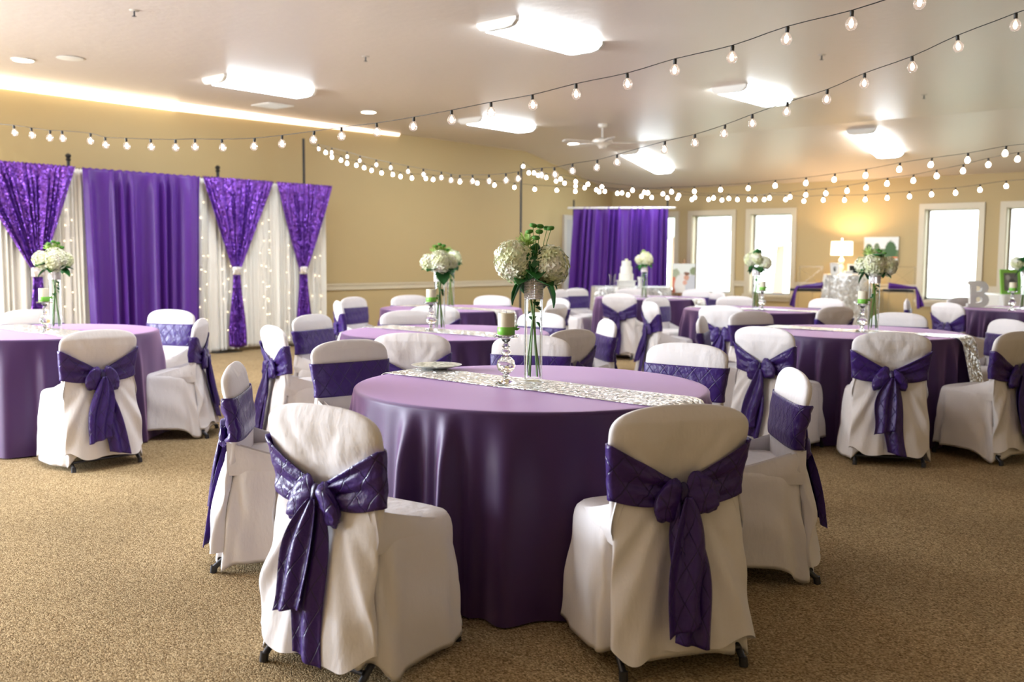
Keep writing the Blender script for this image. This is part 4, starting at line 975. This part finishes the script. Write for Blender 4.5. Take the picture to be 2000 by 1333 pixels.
def canvas(name, label, loc, w_, h, rz, mat, tilt=0.0, cat='picture'):
    t = thing(name, label, cat, loc, rz); t.rotation_euler = (tilt, 0, rz)
    MB().box(-w_ / 2, w_ / 2, 0, .03, 0, h).obj('canvas_block', ceramic, t, smooth=False)
    V = [(-w_ / 2, -.0015, 0), (w_ / 2, -.0015, 0), (w_ / 2, -.0015, h), (-w_ / 2, -.0015, h)]
    MB().add(V, [(0, 1, 2, 3)], [(0, 0), (1, 0), (1, 1), (0, 1)]).obj('photo_print', mat, t, smooth=False, recalc=False)
    return t
pm1 = print_mat('landscape_print', [(.5, .35, .8, .22, (.12, .20, .08)), (.15, .5, .12, .25, (.10, .17, .08)), (.38, .52, .10, .26, (.14, .2, .1)), (.78, .5, .17, .36, (.06, .14, .05)), (.5, .08, .8, .14, (.35, .45, .18)), (.8, .12, .12, .09, (.7, .12, .08)), (.95, .1, .09, .10, (.75, .7, .65)), (.85, .24, .16, .04, (.8, .25, .12))])
p = atY(1719, 517, YB - .05); canvas('canvas_print', 'wide canvas photo of trees hanging on the wall right of the lamp', (p[0], YB - .04, p[2] + .01), .60, .47, 0, pm1)
pm2 = print_mat('couple_print', [(.12, .62, .22, .2, (.45, .50, .34)), (.92, .74, .16, .14, (.30, .36, .20)), (.05, .25, .13, .3, (.75, .20, .10)), (.42, .25, .34, .42, (.88, .85, .80)), (.85, .25, .3, .38, (.66, .68, .72)), (.62, .52, .12, .10, (.70, .38, .26)), (.64, .66, .13, .06, (.25, .12, .07)), (.55, .34, .10, .08, (.78, .45, .34))], (.88, .92, .86))
p = atd(1335, 572, 15.2); canvas('canvas_print', 'upright photo print of a kneeling couple beside the corner curtain', (p[0], p[1], p[2]), .35, .46, HEAD - .1, pm2, -.08)
e = thing('easel', 'thin wooden easel holding the couple print', 'easel', (p[0], p[1], 0), HEAD - .1)
MB().tube([(-.15, .06, 0), (0, .09, 1.3)], .012).obj('leg', wood, e); MB().tube([(.15, .06, 0), (0, .09, 1.3)], .012).obj('leg', wood, e); MB().tube([(0, .5, 0), (0, .11, 1.25)], .012).obj('leg', wood, e)
MB().box(-.2, .2, -.03, .09, p[2] - .03, p[2] - .003).obj('ledge', wood, e, smooth=False)

# silver lamp table with lamp, frames, clear chairs
lt = atd(1652, 536, 16.75); ltz = float(atd(1652, 536, 16.75)[2])
t = skirted_table('lamp_table', 'tall round table with a hanging silver sequin cloth against the back wall', (lt[0], lt[1], 0), .37, .37, ltz, seq_s2, nf=11, amp=.03)
q = atd(1643, 520, 16.8); t = thing('table_lamp', 'white table lamp with a glowing drum shade on the silver table', 'lamp', (q[0], q[1], ltz))
MB().lathe([(0, 0), (.07, 0), (.07, .015), (.03, .03), (.022, .06), (.04, .09), (.05, .12), (.035, .16), (.02, .175), (.045, .20), (.052, .235), (.035, .27), (.015, .285), (.012, .36)], 24).obj('base', ceramic, t)
sh = MB().lathe([(.185, .34), (.180, .58)], 40); 
me = MB().grid([[(.185 * math.cos(2 * math.pi * j / 40), .185 * math.sin(2 * math.pi * j / 40), .33) for j in range(40)], [(.178 * math.cos(2 * math.pi * j / 40), .178 * math.sin(2 * math.pi * j / 40), .57) for j in range(40)]], closev=True).mesh('lamp_shade', lamp_sh)
solid(link('lamp_shade', me, t), .003)
MB().ball((0, 0, .615), .018, .018, .022).tube([(0, 0, .36), (0, 0, .6)], .004, 6).obj('finial', ceramic, t)
MB().ball((0, 0, .45), .03, .03, .045).obj('bulb', emit('lamp_bulb', (1, .8, .5), 30), t)
L = bpy.data.lights.new('lamp_light', 'POINT'); L.energy = 40; L.color = (1, .72, .42); L.shadow_soft_size = .05; lo = bpy.data.objects.new('lamp_light', L); COL.objects.link(lo); lo.location = (q[0], q[1], ltz + .47)
def frame(label, px, py, D, w_, h, rz, fm, inner, z, tilt=-.15, bar=.025):
    q = atd(px, py, D); t = thing('picture_frame', label, 'picture frame', (q[0], q[1], z), rz); t.rotation_euler = (tilt, 0, rz)
    MB().box(-w_ / 2, w_ / 2, 0, .02, 0, bar).box(-w_ / 2, w_ / 2, 0, .02, h - bar, h).box(-w_ / 2, -w_ / 2 + bar, 0, .02, bar, h - bar).box(w_ / 2 - bar, w_ / 2, 0, .02, bar, h - bar).obj('frame_border', fm, t, smooth=False)
    MB().add([(-w_ / 2 + bar, .008, bar), (w_ / 2 - bar, .008, bar), (w_ / 2 - bar, .008, h - bar), (-w_ / 2 + bar, .008, h - bar)], [(0, 1, 2, 3)], [(0, 0), (1, 0), (1, 1), (0, 1)]).obj('photo', inner, t, smooth=False, recalc=False)
    MB().box(-.015, .015, .02, .03 + .25 * h, 0.0, .006).obj('strut', fm, t, smooth=False)
bw = print_mat('mono_print', [(.45, .45, .22, .3, (.05, .05, .05)), (.6, .6, .15, .2, (.4, .4, .4))], (.8, .8, .8))
bw2 = print_mat('mono_print_dark', [(.35, .5, .25, .35, (.3, .3, .3)), (.6, .4, .25, .3, (.12, .12, .12)), (.3, .75, .15, .15, (.6, .6, .6))], (.22, .22, .22))
frame('white framed black and white photo left on the silver table', 1632, 536, 16.55, .17, .20, HEAD + .3, ceramic, bw, ltz)
frame('white framed dark sign behind the big right bouquet on the silver table', 1671, 536, 16.65, .26, .18, HEAD, ceramic, screen_m, ltz)
q = atd(1654, 533, 16.55); t = thing('gift_box', 'low white box on the silver table between the frames', 'box', (q[0] + .02, q[1], ltz), HEAD); MB().box(-.06, .06, -.05, .05, 0, .05).obj('box_body', ceramic, t, smooth=False); MB().box(-.064, .064, -.054, .054, .05, .065).obj('lid', ceramic, t, smooth=False)
def clear_chair(label, px, D, rz, sash_side, l2):
    q = atd(px, 567, D); t = thing('clear_chair', label, 'chair', (q[0], q[1], 0), rz, 'tall clear chairs by the silver table'); sz = .80; T = 1.20; hw_ = .19
    for sx in (-1, 1):
        MB().tube([(sx * hw_, .17, 0), (sx * hw_, .17, sz)], .013, 8).obj('leg', acryl, t)
        MB().tube([(sx * hw_, -.17, 0), (sx * hw_, -.17, sz), (sx * hw_, -.21, T)], .013, 8).obj('leg', acryl, t)
    for z in (.25, .5): MB().tube([(-hw_, .17, z), (hw_, .17, z)], .009, 6).tube([(-hw_, -.17, z), (hw_, -.17, z)], .009, 6).obj('stretcher', acryl, t)
    MB().box(-.20, .20, -.19, .19, sz - .02, sz).obj('seat', acryl, t, smooth=False)
    MB().tube([(-hw_, -.21, T), (hw_, -.21, T)], .012, 8).tube([(-hw_, -.21, T - .02), (hw_, -.175, sz + .08)], .006, 6).tube([(hw_, -.21, T - .02), (-hw_, -.175, sz + .08)], .006, 6).tube([(-hw_, -.175, sz + .08), (hw_, -.175, sz + .08)], .008, 6).obj('cross_back', acryl, t)
    MB().box(-.19, .19, -.18, .18, sz, sz + .035).obj('cushion', black_f, t, smooth=False)
    s = tag(bpy.data.objects.new('chair_sash', None), l2, 'sash', 'sashes on the clear chairs'); COL.objects.link(s); s.location = t.location; s.rotation_euler = (0, 0, rz)
    P = []; 
    for i in range(14):
        a_ = i / 13; P.append([(sash_side * (-.21 + .42 * a_), -.195 + .01 * math.sin(9 * v), sz + .05 + v * (.10 - .07 * a_)) for v in np.linspace(0, 1, 6)])
    solid(MB().grid(P).obj('band', satin, s, recalc=False), .01)
    P = []
    for i in range(16):
        a_ = i / 15; P.append([(sash_side * (.19 + .06 * a_ ** .5 + (.03 + .07 * a_) * v), -.2 + .02 * math.sin(8 * v + a_ * 3), sz + .09 - .36 * a_ + .05 * v * a_) for v in np.linspace(0, 1, 10)])
    solid(MB().grid(P).obj('hanging_end', satin, s, recalc=False), .006)
clear_chair('tall clear chair with a dark cushion left of the silver table', 1573, 15.6, HEAD + .1, -1, 'purple sash hanging off the left clear chair')
clear_chair('tall clear chair with a dark cushion right of the silver table', 1754, 15.5, HEAD - .1, 1, 'purple sash hanging off the right clear chair')

# letter B on the far right table
q = atz(1908, 600, TZ + .008); t = thing('letter_b', 'white block letter B standing on the far right table', 'letter', (q[0], q[1], TZ + .008), HEAD)
H = .30
def bshape():
    def arc(cx, cz, rx, rz_, a0, a1, n=10): return [(cx + rx * math.cos(a0 + (a1 - a0) * i / n), cz + rz_ * math.sin(a0 + (a1 - a0) * i / n)) for i in range(n + 1)]
    out = [(-.115, 0), (.02, 0)] + arc(.03, .082, .095, .082, -math.pi / 2, math.pi / 2 - .35) + arc(.02, .225, .092, .075, -math.pi / 2 + .45, math.pi / 2) + [(-.115, .30), (-.115, .262), (-.090, .262), (-.090, .038), (-.115, .038)]
    h1 = [(-.03, .045)] + arc(.015, .088, .035, .035, -math.pi / 2, math.pi / 2, 8) + [(-.03, .125)]
    h2 = [(-.03, .175)] + arc(.010, .213, .033, .033, -math.pi / 2, math.pi / 2, 8) + [(-.03, .25)]
    return out, h1, h2
cu = bpy.data.curves.new('letter_face', 'CURVE'); cu.dimensions = '2D'; cu.fill_mode = 'BOTH'; cu.extrude = .022; cu.bevel_depth = .003
for lp in bshape():
    s = cu.splines.new('POLY'); s.points.add(len(lp) - 1); s.use_cyclic_u = True
    for i, (x, z) in enumerate(lp): s.points[i].co = (x, z, 0, 1)
tmp = bpy.data.objects.new('tmp', cu); COL.objects.link(tmp); dg = bpy.context.evaluated_depsgraph_get(); me = bpy.data.meshes.new_from_object(tmp.evaluated_get(dg)); bpy.data.objects.remove(tmp)
me.materials.clear(); me.materials.append(ceramic); bo = link('letter_body', me, t); bo.rotation_euler = (math.pi / 2, 0, 0)
# small table at the right edge with the lime frame
q = atd(1985, 580, 13.7)
t = skirted_table('side_table', 'small cream clothed table under the lime frame at the right edge', (q[0], q[1], 0), .38, .30, .84, ceramic, nf=9, amp=.015, square=True); t.rotation_euler = (0, 0, HEAD)
frame('lime green picture frame with a grey photo at the right picture edge', 1976, 574, 13.5, .34, .35, HEAD + .25, lime_p, bw2, .84, -.12, .05)
